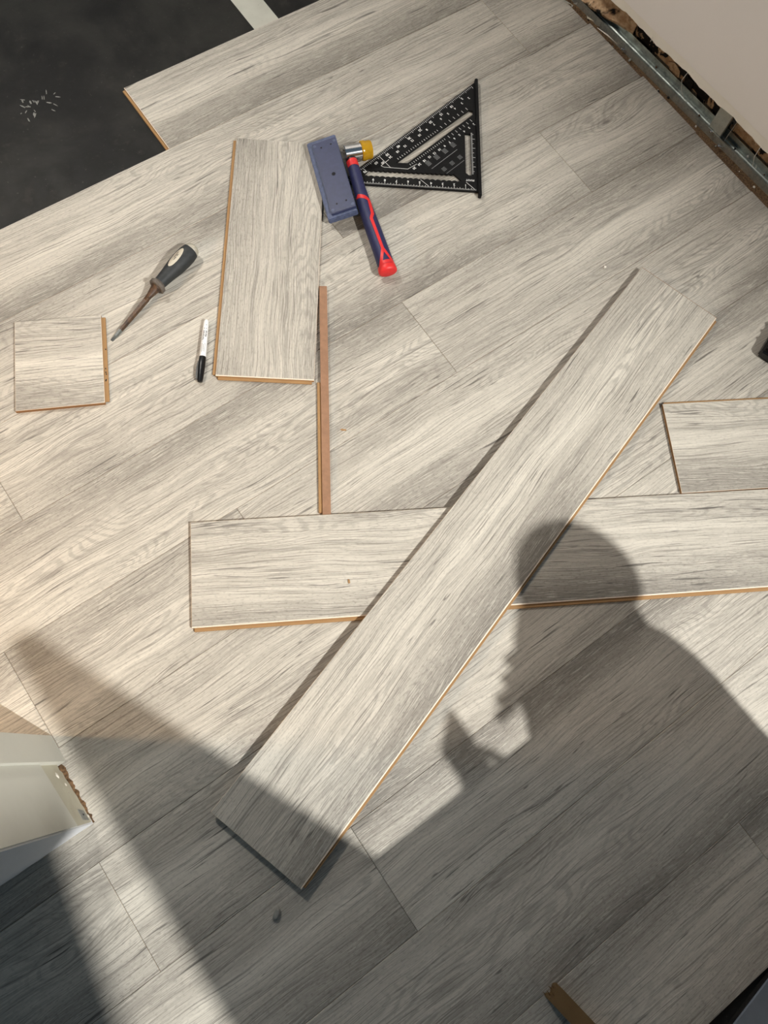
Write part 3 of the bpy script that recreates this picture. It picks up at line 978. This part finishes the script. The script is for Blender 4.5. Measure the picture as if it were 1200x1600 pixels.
ribbon(bm, [(0.264, -0.015), (0.264, 0.0135)], [0.007, 0.007])
mesh_obj('red_stripe', bm, M_RED, handle, True)
bm = bmesh.new()
add_lathe(bm, [(0.266, 0.0170, 0.0160, -0.001, HZ), (0.268, 0.0190, 0.0172, -0.001, HZ), (0.277, 0.0198, 0.0165, -0.001, HZ), (0.2805, 0.0190, 0.0150, -0.001, HZ), (0.2822, 0.016, 0.011, -0.001, HZ)], 28)
mesh_obj('end_cap', bm, M_RED, handle, True)
bm = bmesh.new()
ribbon(bm, [(0.0100, -0.0165), (0.0100, 0.0075)], [0.015, 0.019])
bmx = bm
for v in bmx.verts: v.co.z += 0.0002
mesh_obj('collar', bmx, M_RED, handle)
bm = bmesh.new()
add_lathe(bm, [(-0.010, 0.0115, 0.0118, -0.004, HZ + 0.001), (0.006, 0.0128, 0.0138, -0.004, HZ)], 24)
mesh_obj('neck', bm, M_BLACKG, ml, True)
def along_y(bm, rings, cx, cz, seg=32, mat=0):
    loops = [[bm.verts.new((cx + r * math.cos(2 * math.pi * k / seg), y, cz + r * math.sin(2 * math.pi * k / seg))) for k in range(seg)] for (y, r) in rings]
    for a, b in zip(loops[:-1], loops[1:]):
        for k in range(seg):
            bm.faces.new([a[k], a[(k + 1) % seg], b[(k + 1) % seg], b[k]]).material_index = mat
    bm.faces.new(loops[0][::-1]).material_index = mat; bm.faces.new(loops[-1]).material_index = mat
HX, HZZ = -0.0195, 0.0212
bm = bmesh.new()
along_y(bm, [(-0.0150, 0.0160), (-0.0140, 0.0172), (0.0215, 0.0172), (0.0225, 0.0160)], HX, HZZ)
hd = mesh_obj('head', bm, M_CHROME, ml); smooth_by_angle(hd, 35)
bm = bmesh.new()
along_y(bm, [(0.0215, 0.0150), (0.0218, 0.0195), (0.0235, 0.0208), (0.0300, 0.0208), (0.0320, 0.0196), (0.0420, 0.0196), (0.0450, 0.0180), (0.0458, 0.0150)], HX, HZZ)
fc_ = mesh_obj('amber_face', bm, M_AMBER, ml); smooth_by_angle(fc_, 35)

# ------------------------------------------------------------------ chisel
ch = empty('chisel', (0.0973, 0.8795, 0.0), rad(19.73))
tag(ch, 'old wood chisel with black grip and rusty blade', 'chisel')
CZ = 0.0185
bm = bmesh.new()
gr = [(0.150, 0.0125, 0.0125), (0.160, 0.0132, 0.0130), (0.175, 0.0148, 0.0142), (0.198, 0.0182, 0.0172), (0.220, 0.0192, 0.0182), (0.236, 0.0188, 0.0180), (0.2465, 0.0168, 0.0165)]
add_lathe(bm, [(a, b, c, 0.001, CZ) for a, b, c in gr], 28)
grip = mesh_obj('grip', bm, M_GRIP, ch, True); smooth_by_angle(grip, 50)
bm = bmesh.new()
add_lathe(bm, [(0.2455, 0.0160, 0.0158, 0.001, CZ), (0.2520, 0.0152, 0.0150, 0.001, CZ), (0.2570, 0.0120, 0.0118, 0.001, CZ), (0.2585, 0.0070, 0.0070, 0.001, CZ)], 24)
mesh_obj('end_cap', bm, M_CAPGREY, ch, True)
bm = bmesh.new()
def g_surf(x, y):
    for a, b in zip(gr[:-1], gr[1:]):
        if a[0] <= x <= b[0]:
            t = (x - a[0]) / (b[0] - a[0]); ry = a[1] + (b[1] - a[1]) * t; rz_ = a[2] + (b[2] - a[2]) * t
            q = max(-0.97, min(0.97, (y - 0.001) / ry)); return CZ + rz_ * math.sqrt(1 - q * q)
    return CZ + 0.017
def oval(bm, cx, cy, a, b, rot_, lift):
    rings_ = []
    for rr in (1.0, 0.66, 0.33):
        ring_ = []
        for q in range(24):
            t = 2 * math.pi * q / 24
            u, v_ = a * rr * math.cos(t), b * rr * math.sin(t)
            x = cx + u * math.cos(rot_) - v_ * math.sin(rot_); y = cy + u * math.sin(rot_) + v_ * math.cos(rot_)
            ring_.append(bm.verts.new((x, y, g_surf(x, y) + lift)))
        rings_.append(ring_)
    for p_, q_ in zip(rings_[:-1], rings_[1:]):
        for k in range(24): bm.faces.new([p_[k], p_[(k + 1) % 24], q_[(k + 1) % 24], q_[k]])
    bm.faces.new(rings_[-1])
oval(bm, 0.2100, 0.0050, 0.0245, 0.0078, rad(4), 0.0005)
ov = mesh_obj('label_oval', bm, M_OVAL, grip, True)
bm = bmesh.new()
for (a, b, l) in ((0.212, 0.0075, 0.010), (0.206, 0.004, 0.008), (0.220, 0.0085, 0.006), (0.215, 0.0045, 0.005)):
    vv = [bm.verts.new((x, y, g_surf(x, y) + 0.0008)) for x, y in ((a - l / 2, b - 0.0007), (a + l / 2, b - 0.0005), (a + l / 2, b + 0.0012), (a - l / 2, b + 0.0006))]
    bm.faces.new(vv)
mesh_obj('worn_print', bm, M_COLLAR, ov)
bm = bmesh.new()
add_lathe(bm, [(0.1385, 0.0155, 0.0155, 0.0, CZ), (0.1400, 0.0172, 0.0172, 0.0, CZ), (0.1465, 0.0172, 0.0172, 0.0005, CZ), (0.1500, 0.0130, 0.0130, 0.001, CZ), (0.152, 0.0122, 0.0122, 0.001, CZ)], 28)
cl = mesh_obj('collar', bm, M_COLLAR, ch, True); smooth_by_angle(cl, 40)
bm = bmesh.new()
add_lathe(bm, [(0.105, 0.0052, 0.0045, 0, 0.0135), (0.118, 0.0062, 0.0060, 0, 0.0152), (0.130, 0.0085, 0.0085, 0, 0.0172), (0.137, 0.0100, 0.0100, 0, 0.0182), (0.1392, 0.0120, 0.0120, 0, 0.0185)], 20)
mesh_obj('ferrule', bm, M_RUST, ch, True)
bm = bmesh.new()
def ring4(x, hw, z0, z1, cy=0.0, ch_=0.0):
    return [bm.verts.new((x, cy - hw, z0)), bm.verts.new((x, cy + hw, z0)), bm.verts.new((x, cy + hw - ch_, z1)), bm.verts.new((x, cy - hw + ch_, z1))]
rg = [ring4(0.110, 0.0048, 0.0100, 0.0178, 0, 0.0005), ring4(0.085, 0.0046, 0.0075, 0.0148, 0, 0.0012), ring4(0.055, 0.0044, 0.0048, 0.0108, 0, 0.0016), ring4(0.028, 0.0042, 0.0024, 0.0072, 0.0, 0.0018)]
for a, b in zip(rg[:-1], rg[1:]):
    for k in range(4): bm.faces.new([a[k], a[(k + 1) % 4], b[(k + 1) % 4], b[k]])
bm.faces.new(rg[0]); bm.faces.new(rg[-1][::-1])
blade = mesh_obj('blade', bm, M_RUST, ch)
bm = bmesh.new()
rg = [ring4(0.0282, 0.0042, 0.0024, 0.0072, 0, 0.0018), ring4(0.012, 0.0036, 0.0010, 0.0042, 0, 0.0014), ring4(0.0, 0.0030, 0.0002, 0.0006)]
for a, b in zip(rg[:-1], rg[1:]):
    for k in range(4): bm.faces.new([a[k], a[(k + 1) % 4], b[(k + 1) % 4], b[k]])
bm.faces.new(rg[0]); bm.faces.new(rg[-1][::-1])
mesh_obj('cutting_edge', bm, M_STEEL, blade)

# ------------------------------------------------------------------ marker pen
pn = empty('marker_pen', (0.275, 0.8181, 0.0), rad(-126.4))
tag(pn, 'white marker pen with black cap beside the short plank', 'pen')
PZ = 0.0072
def p_r(x):
    return 0.0046 + (0.0066 - 0.0046) * min(1.0, max(0.0, x / 0.083)) ** 0.6
bm = bmesh.new()
add_lathe(bm, [(0.0002, 0.0018, 0.0018, 0.0008, PZ), (0.0016, 0.0036, 0.0036, 0.0008, PZ)] + [(x, p_r(x), p_r(x), 0.0008, PZ) for x in (0.004, 0.012, 0.03, 0.05, 0.07, 0.084)], 24)
br = mesh_obj('barrel', bm, M_WHITEP, pn, True); smooth_by_angle(br, 45)
bm = bmesh.new()
add_lathe(bm, [(0.0835, 0.0066, 0.0066, 0.0008, PZ), (0.0845, 0.0071, 0.0071, 0.0008, PZ), (0.105, 0.0071, 0.0071, 0.0006, PZ), (0.130, 0.0058, 0.0058, 0.0006, PZ), (0.1370, 0.0048, 0.0048, 0.0006, PZ), (0.1382, 0.0030, 0.0030, 0.0006, PZ)], 24)
cp = mesh_obj('cap', bm, M_BLACKG, pn, True); smooth_by_angle(cp, 45)
bm = bmesh.new()
lo = [(0.092, -0.0052), (0.094, -0.0076), (0.110, -0.0090), (0.128, -0.0086), (0.134, -0.0060), (0.134, -0.0040), (0.092, -0.0040)]
add_prism(bm, lo, PZ - 0.0018, PZ + 0.0022)
bmesh.ops.bevel(bm, geom=bm.edges[:], offset=0.0006, segments=2, affect='EDGES')
mesh_obj('clip', bm, M_BLACKG, cp)
bm = bmesh.new()
pz = lambda x, y: PZ + math.sqrt(max(1e-9, p_r(x) ** 2 - min(abs(y - 0.0008), p_r(x) * .95) ** 2)) + 0.00012
PR, PU = (-1, 0), (0, -1)
def ptext(s, size, x, y): add_text(bm, s, size, (x, y), PR, PU, pz)
ptext('Permanent', 0.0050, 0.038, -0.0008)
ptext('Marker', 0.0050, 0.034, 0.0036)
for (x, y) in ((0.0225, 0.0), (0.0225, 0.0036), (0.0145, 0.003)):
    r = 0.0009
    bm.faces.new([bm.verts.new((x + r * math.cos(q), y + r * math.sin(q), pz(x, y) + 0.0002)) for q in (0, 1.05, 2.1, 3.14, 4.2, 5.24)])
def line2(x0, y0, x1, y1, w_=0.0004):
    d = Vector((x1 - x0, y1 - y0)).normalized(); n = Vector((-d.y, d.x)) * w_ / 2
    for i in range(6):
        a = (x0 + (x1 - x0) * i / 6, y0 + (y1 - y0) * i / 6); b = (x0 + (x1 - x0) * (i + 1) / 6, y0 + (y1 - y0) * (i + 1) / 6)
        bm.faces.new([bm.verts.new((p[0] + s_ * n.x, p[1] + s_ * n.y, pz(p[0] + s_ * n.x, p[1] + s_ * n.y))) for p, s_ in ((a, 1), (a, -1), (b, -1), (b, 1))])
for l in ((0.0565, -0.0022, 0.0745, -0.0022), (0.0565, 0.0040, 0.0745, 0.0040), (0.0565, -0.0022, 0.0565, 0.0040), (0.0745, -0.0022, 0.0745, 0.0040), (0.051, -0.002, 0.0535, 0.001)):
    line2(*l)
for q in range(7):
    line2(0.0590 + q * 0.0021, -0.0002, 0.0602 + q * 0.0021, 0.0022, 0.0008)
mesh_obj('lettering', bm, M_INK, br)

# ------------------------------------------------------------------ black tool at the right edge
bt = empty('black_tool', (1.1935, 0.1360, 0.0), rad(-70.0))
tag(bt, 'glossy black plastic tool battery cut off by the frame above the offcut', 'tool')
bm = bmesh.new()
add_box(bm, 0.0, 0.075, 0.0, 0.115, 0.002, 0.024, bevel=0.004, seg=3)
mesh_obj('body', bm, M_BLACKG, bt); smooth_by_angle(bt.children[0], 40)
for i in range(5):
    bm = bmesh.new()
    add_box(bm, 0.006, 0.069, 0.006 + i * 0.022, 0.017 + i * 0.022, 0.022, 0.030 + 0.006 * (i > 0), bevel=0.003, seg=2)
    mesh_obj('rib', bm, M_BLACKG, bt); smooth_by_angle(bt.children[-1], 40)
bm = bmesh.new()
add_box(bm, 0.004, 0.071, 0.004, 0.111, 0.0, 0.003)
mesh_obj('base', bm, M_GRIP, bt)

# ------------------------------------------------------------------ batten and board at the near edge
bat = empty('wood_batten', (0.1010, -0.5130, 0.0), rad(-80.0))
tag(bat, 'short brown timber batten entering at the bottom of the picture', 'batten')
bm = bmesh.new()
ns = 10
endp = [(random.uniform(-0.003, 0.003), -0.0135 + 0.027 * i / ns) for i in range(ns + 1)]
lo = endp + [(0.34, 0.0135), (0.34, -0.0135)]
add_prism(bm, lo[::-1], 0.0, 0.026)
mesh_obj('body', bm, M_BATTEN, bat)
for i in range(6):
    bm = bmesh.new()
    add_tube(bm, [(0.004, -0.011 + i * 0.0042, 0.004 + (i % 3) * 0.008), (-0.004 - random.uniform(0, .004), -0.011 + i * 0.0042 + random.uniform(-.002, .002), 0.006 + (i % 3) * 0.008)], [0.0016, 0.0004], 5)
    mesh_obj('splinter', bm, M_BATTEN, bat)

gb = empty('grey_board', (0.3080, -0.7290, -PT), rad(7.5))
tag(gb, 'dark blue grey board lying past the last floor row in the bottom corner', 'board')
bm = bmesh.new()
add_box(bm, -0.20, 0.70, -0.14, 0.0, 0.0, 0.013, bevel=0.0015)
mesh_obj('board_face', bm, M_SLATE, gb)
bm = bmesh.new()
add_box(bm, -0.20, 0.70, -0.003, 0.0012, 0.0005, 0.0105)  # dark strip painted in as the shadow line along the board
mesh_obj('edge_shade', bm, M_VOID, gb)

# ------------------------------------------------------------------ small debris
def crumb(name, label, loc, dims, mat, rz):
    bm = bmesh.new()
    bmesh.ops.create_icosphere(bm, subdivisions=2, radius=1.0)
    for v in bm.verts:
        f = random.uniform(0.8, 1.15)
        q = Vector([math.copysign(abs(c) ** 0.6, c) for c in v.co])
        v.co = Vector((q.x * dims[0] * f, q.y * dims[1] * f, max(-1, q.z) * dims[2]))
    o = mesh_obj(name, bm, mat, None, loc=(loc[0], loc[1], dims[2] * 0.95), rz=rz)
    tag(o, label, 'debris')
    return o
crumb('plaster_crumb', 'small pale plaster crumb on the shadowed floor below the diagonal plank', (-0.1934, -0.1651), (0.0085, 0.0045, 0.004), M_PATCHGREY, rad(30))
crumb('wood_chip', 'tiny tan wood chip on the floor beside the ripped strip', (0.3721, 0.4724), (0.006, 0.0018, 0.0012), M_HDF, rad(-40))
c2 = crumb('wood_chip', 'tiny tan wood chip lying on the underneath plank', (0.2096, 0.2175), (0.004, 0.002, 0.001), M_HDF, rad(60))
c2.location.z += PT + 0.0003
crumb('plaster_crumb', 'tiny white plaster speck on the floor near the far end of the diagonal plank', (1.0573, 0.4780), (0.003, 0.0025, 0.0018), M_CREAM, 0.4)

# ------------------------------------------------------------------ behind the camera: unseen things shaped to cast the shadows
def caster(xf, yf, yc):
    """point at depth yc on the light ray that ends on floor point (xf, yf)"""
    t = (yc - yf) / (FLOOD.y - yf)
    return (xf + (FLOOD.x - xf) * t, yc, FLOOD.z * t)

def caster_z(xf, yf, z):
    t = z / FLOOD.z
    return (xf + (FLOOD.x - xf) * t, yf + (FLOOD.y - yf) * t, z)

# added carton out of view, sized to keep light off the near floor
cx0, _, cz0 = caster(-0.14, -0.190, -0.90)
cx1, _, _ = caster(0.52, -0.190, -0.90)
ct = empty('blocker_carton', ((cx0 + cx1) / 2, -0.96, 0.0))
tag(ct, 'added brown cardboard carton out of view behind the camera, blocking light', 'carton')
hw = (cx1 - cx0) / 2
bm = bmesh.new(); add_box(bm, -hw, hw, -0.06, 0.06, 0.0, cz0, bevel=0.004)
mesh_obj('box_body', bm, M_CARD, ct)
for sy in (-1, 1):
    bm = bmesh.new(); add_box(bm, -hw + 0.003, hw - 0.003, 0.002 if sy > 0 else -0.058, 0.058 if sy > 0 else -0.002, cz0, cz0 + 0.003)
    mesh_obj('flap', bm, M_CARD, ct)
bm = bmesh.new(); add_box(bm, -hw, hw, -0.025, 0.025, cz0 + 0.003, cz0 + 0.0036)
mesh_obj('parcel_tape', bm, M_TAPE, ct)

# added unseen door leaf, placed so its edges cast the left shadow band
_p = caster_z(-0.322, 0.463, 2.0)
door = empty('blocker_door', (_p[0] + 0.002, _p[1], 0), rad(-90))
tag(door, kind='structure')
bm = bmesh.new(); add_box(bm, 0, 0.84, -0.010, 0.010, 0.004, 2.0)
mesh_obj('door_leaf', bm, M_JAMBW, door)
for (a, b) in ((0.15, 0.95), (1.10, 1.85)):
    for sy in (-1, 1):
        bm = bmesh.new(); add_box(bm, 0.12, 0.68, 0.008 * sy, 0.013 * sy, a, b, bevel=0.002)
        mesh_obj('raised_panel', bm, M_JAMBW, door)
bm = bmesh.new()
add_tube(bm, [(0.06, -0.02, 1.0), (0.06, -0.055, 1.0), (0.17, -0.055, 1.0)], 0.008, 10)
mesh_obj('door_handle', bm, M_CHROME, door, True)

# added unseen wall slab and lintel, placed to shade the lower left corner
_p = caster_z(-0.430, 0.07, 2.3)
wb_ = empty('blocker_wall', (_p[0], _p[1], 0), rad(80.9))
tag(wb_, kind='structure')
bm = bmesh.new(); add_box(bm, -0.60, 0.08, 0.0, 0.10, 2.3, 3.3)
mesh_obj('upper_wall', bm, M_JAMBW, wb_)
bm = bmesh.new(); add_box(bm, -0.62, 0.085, 0.0, 0.11, 2.3, 2.34)
mesh_obj('lintel', bm, M_JAMBW, wb_)
bm = bmesh.new(); add_box(bm, -0.62, -0.52, 0.0, 0.10, 0.0, 2.3)
mesh_obj('door_post', bm, M_JAMBW, wb_)
bm = bmesh.new(); add_box(bm, -2.6, 2.6, -3.2, -0.76, -0.06, 0.0)
hf = mesh_obj('floor_hall', bm, M_SLATE); tag(hf, kind='structure')

# a person standing in the floodlight, in profile, looking at a phone
PY = -1.22
def C(xf, yf, dy=0.0):
    return Vector(caster(xf, yf, PY + dy))
def skin_obj(name, verts, edges, mat, parent, root=0, sub=2):
    me = bpy.data.meshes.new(name)
    me.from_pydata([v[0] for v in verts], edges, [])
    o = bpy.data.objects.new(name, me)
    link(o, parent)
    md = o.modifiers.new('skin', 'SKIN')
    md.use_smooth_shade = True
    sd = me.skin_vertices[0].data
    for i, v in enumerate(verts):
        r = v[1] if isinstance(v[1], tuple) else (v[1], v[1])
        sd[i].radius = r
        sd[i].use_root = (i == root)
    ss = o.modifiers.new('sub', 'SUBSURF'); ss.levels = sub; ss.render_levels = sub
    me.materials.append(mat)
    return o
base = C(0.56, -0.45)
person = empty('person', (base.x, PY, 0))
tag(person, 'person in charcoal jacket, jeans and cap holding up a phone behind the camera', 'person')
O = Vector((base.x, PY, 0))
V = []; Eg = []
def av(p, r, link_to=None):
    r = tuple(q * 0.67 for q in r) if isinstance(r, tuple) else r * 0.67
    V.append((p - O, r)); i = len(V) - 1
    if link_to is not None: Eg.append((link_to, i))
    return i
pel = av(Vector((base.x - 0.01, PY, 0.86)), 0.12)
sp = av(Vector((base.x - 0.01, PY, 1.02)), (0.115, 0.15), pel)
chs = av(C(0.545, -0.340), (0.105, 0.17), sp)
nk0 = av(C(0.535, -0.225), (0.095, 0.10), chs)
nk = av(C(0.565, -0.165), 0.060, nk0)
hd0 = av(C(0.555, -0.085), (0.085, 0.078), nk)
hd1 = av(C(0.562, -0.030), (0.088, 0.080), hd0)
hips = []
for s in (-1, 1):
    h = av(Vector((base.x + 0.02, PY + 0.09 * s, 0.80)), 0.088, pel)
    kn = av(Vector((base.x + 0.01 - 0.03 * s, PY + 0.10 * s, 0.46)), 0.062, h)
    an = av(Vector((base.x + 0.035 - 0.05 * s, PY + 0.10 * s, 0.09)), 0.042, kn)
    ft = av(Vector((base.x - 0.10 - 0.05 * s, PY + 0.11 * s, 0.035)), 0.034, an)
    # arms, raised in front
    sh = av(C(0.550, -0.290, 0.12 * s), 0.062, chs)
    if s < 0:
        el = av(C(0.40, -0.44, 0.12 * s), 0.047, sh)
        wr = av(C(0.275, -0.290, 0.09 * s), 0.052, el)
        hn = av(C(0.240, -0.255, 0.05 * s), 0.040, wr)
    else:
        el = av(C(0.40, -0.33, 0.13 * s), 0.060, sh)
        wr = av(C(0.375, -0.205, 0.06 * s), 0.062, el)
        hn = av(C(0.405, -0.125, 0.06 * s), 0.052, wr)
    for q in range(4):                                   # four fingers and a thumb
        off = Vector((0.018 * (q - 1.5) * 0.6, 0.010 * (q - 1.5), 0.0))
        p0 = V[hn][0] + O
        f1 = av(p0 + Vector((-0.028, 0.0, 0.026)) + off * 1.4, 0.010, hn)
        av(p0 + Vector((-0.046 - 0.004 * (q == 1), -0.012 * s, 0.040)) + off * 1.5, 0.0085, f1)
    th = av(V[hn][0] + O + Vector((0.014, -0.026 * s, 0.012)), 0.011, hn)
    av(V[hn][0] + O + Vector((0.002, -0.046 * s, 0.030)), 0.009, th)
body = skin_obj('body', V, Eg, M_SKIN, person, 0)
# jacket and trousers follow the body, a little wider
def sub_skin(name, ids, grow, mat, sub=2):
    mp = {a: i for i, a in enumerate(ids)}
    vv = [(V[a][0], tuple(x + grow for x in (V[a][1] if isinstance(V[a][1], tuple) else (V[a][1], V[a][1])))) for a in ids]
    ee = [(mp[a], mp[b]) for a, b in Eg if a in mp and b in mp]
    return skin_obj(name, vv, ee, mat, person, 0, sub)
# index bookkeeping: torso 0-4, then per side 7..: hip, knee, ankle, foot, shoulder, elbow, wrist, hand + 10 finger points
sideA = 7; sideB = 7 + 8 + 8 + 2
sub_skin('jacket', [0, 1, 2, 3, sideA + 4, sideA + 5, sideA + 6, sideB + 4, sideB + 5, sideB + 6], 0.014, M_JACKET)
sub_skin('trousers', [1, 0, sideA, sideA + 1, sideA + 2, sideB, sideB + 1, sideB + 2], 0.016, M_JEANS)
# face, hair and cap
hc = V[6][0]
bm = bmesh.new()
add_prism(bm, [(0, 0), (-0.030, -0.012), (-0.034, 0.0), (-0.030, 0.012)], -0.022, 0.012)
mesh_obj('nose', bm, M_SKIN, person, True, loc=hc + Vector((-0.060, 0, -0.035)))
for s in (-1, 1):
    bm = bmesh.new(); bmesh.ops.create_uvsphere(bm, u_segments=12, v_segments=8, radius=0.008)
    mesh_obj('eye', bm, M_WHITEP, person, True, loc=hc + Vector((-0.056, 0.024 * s, -0.016)))
    bm = bmesh.new(); bmesh.ops.create_uvsphere(bm, u_segments=12, v_segments=8, radius=0.026)
    for v in bm.verts: v.co.y *= 0.3
    mesh_obj('ear', bm, M_SKIN, person, True, loc=hc + Vector((0.008, 0.056 * s, -0.033)))
bm = bmesh.new(); add_tube(bm, [(-0.056, -0.018, -0.068), (-0.062, 0, -0.069), (-0.056, 0.018, -0.068)], 0.004, 6)
mesh_obj('mouth', bm, M_RED, person, True, loc=hc)
bm = bmesh.new()
bmesh.ops.create_uvsphere(bm, u_segments=24, v_segments=14, radius=1.0)
for v in bm.verts:
    v.co = Vector((v.co.x * 0.070, v.co.y * 0.070, max(v.co.z, -0.25) * 0.066))
cap_o = mesh_obj('cap', bm, M_JACKET, person, True, loc=hc + Vector((0.0, 0, 0.008)))
bm = bmesh.new()
bp = [(0.02, -0.06)] + [(-0.066 - 0.070 * math.sin(math.pi * i / 10), -0.060 + 0.120 * i / 10) for i in range(11)] + [(0.02, 0.06)]
add_prism(bm, bp, -0.006, 0.006)
br_ = mesh_obj('cap_peak', bm, M_JACKET, cap_o); br_.rotation_euler = (0, rad(-18), 0); br_.location = (0.0, 0, -0.022)
ph = empty('phone', tuple(C(0.200, -0.185)), 0)
ph.rotation_euler = (0, rad(48), 0)
tag(ph, 'black phone held up in the hand of the person in the jacket', 'phone')
bm = bmesh.new(); add_box(bm, -0.0040, 0.0040, -0.060, 0.060, -0.030, 0.034, bevel=0.003, seg=2)
mesh_obj('case', bm, M_BLACKG, ph)
bm = bmesh.new(); add_box(bm, 0.0038, 0.0044, -0.056, 0.056, -0.027, 0.031)
mesh_obj('screen', bm, M_HOLE, ph)

# ------------------------------------------------------------------ lamps of the room
def ceiling_lamp(label, loc, power, col, r=0.12):
    o = empty('ceiling_lamp', loc)
    tag(o, label, 'lamp')
    bm = bmesh.new()
    add_tube(bm, [(0, 0, 0.06), (0, 0, 0.50)], 0.004, 8)
    mesh_obj('cord', bm, M_LAMP, o)
    bm = bmesh.new()
    n_ = 28
    prof = [(0.03, 0.07), (0.10, 0.06), (0.17, 0.02), (0.19, 0.0), (0.186, 0.0), (0.166, 0.018), (0.098, 0.055), (0.03, 0.064)]
    lp = [[bm.verts.new((r_ * math.cos(2 * math.pi * k / n_), r_ * math.sin(2 * math.pi * k / n_), z_)) for k in range(n_)] for r_, z_ in prof]
    for a, b in zip(lp, lp[1:] + lp[:1]):
        for k in range(n_): bm.faces.new([a[k], a[(k + 1) % n_], b[(k + 1) % n_], b[k]])
    mesh_obj('lamp_shade', bm, M_LAMP, o, True)
    ld = bpy.data.lights.new('lamp_bulb', 'POINT'); ld.energy = power; ld.color = col; ld.shadow_soft_size = r
    lo_ = bpy.data.objects.new('lamp_bulb', ld); lo_.location = (0, 0, 0.0 - r * 0.2)
    link(lo_, o)
    return o
ceiling_lamp('white ceiling lamp hanging over the uncovered underlay', (0.25, 2.15, 2.0), 74, (1.0, 0.955, 0.885))

wl = empty('work_lamp', (-1.02, 0.78, 0.0))
tag(wl, 'small white work lamp standing on the floor behind the jamb', 'lamp')
bm = bmesh.new(); add_box(bm, -0.07, 0.07, -0.09, 0.09, 0.0, 0.02, bevel=0.004)
mesh_obj('base', bm, M_LAMP, wl)
bm = bmesh.new(); add_tube(bm, [(0, 0, 0.02), (0, 0, 0.76)], 0.010, 10)
mesh_obj('pole', bm, M_LAMP, wl, True)
bm = bmesh.new(); add_box(bm, -0.055, -0.03, -0.09, 0.09, 0.72, 0.86, bevel=0.004)
mesh_obj('head', bm, M_LAMP, wl)
ld = bpy.data.lights.new('lamp_bulb', 'SPOT'); ld.energy = 32; ld.color = (1.0, 0.62, 0.30); ld.shadow_soft_size = 0.06; ld.spot_size = rad(105); ld.spot_blend = 0.8
lo_ = bpy.data.objects.new('lamp_bulb', ld); lo_.location = (0.0, 0, 0.79)
lo_.rotation_euler = Vector((0.72, -0.18, -0.79)).to_track_quat('-Z', 'Y').to_euler()
link(lo_, wl)

fl = empty('floodlight_stand', (FLOOD.x, FLOOD.y, 0.0))
tag(fl, 'tall floodlight on a tripod stand far behind the camera', 'lamp')
for q in range(3):
    a = 2 * math.pi * q / 3 + 0.4
    bm = bmesh.new(); add_tube(bm, [(0.45 * math.cos(a), 0.45 * math.sin(a), 0.0), (0, 0, 0.75)], 0.014, 8)
    mesh_obj('leg', bm, M_BLACKP, fl, True)
bm = bmesh.new(); add_tube(bm, [(0, 0, 0.6), (0, 0, FLOOD.z - 0.12)], 0.018, 10)
mesh_obj('pole', bm, M_BLACKP, fl, True)
bm = bmesh.new(); add_box(bm, -0.16, 0.16, -0.12, -0.045, FLOOD.z - 0.12, FLOOD.z + 0.12, bevel=0.008)
mesh_obj('housing', bm, M_BLACKP, fl)
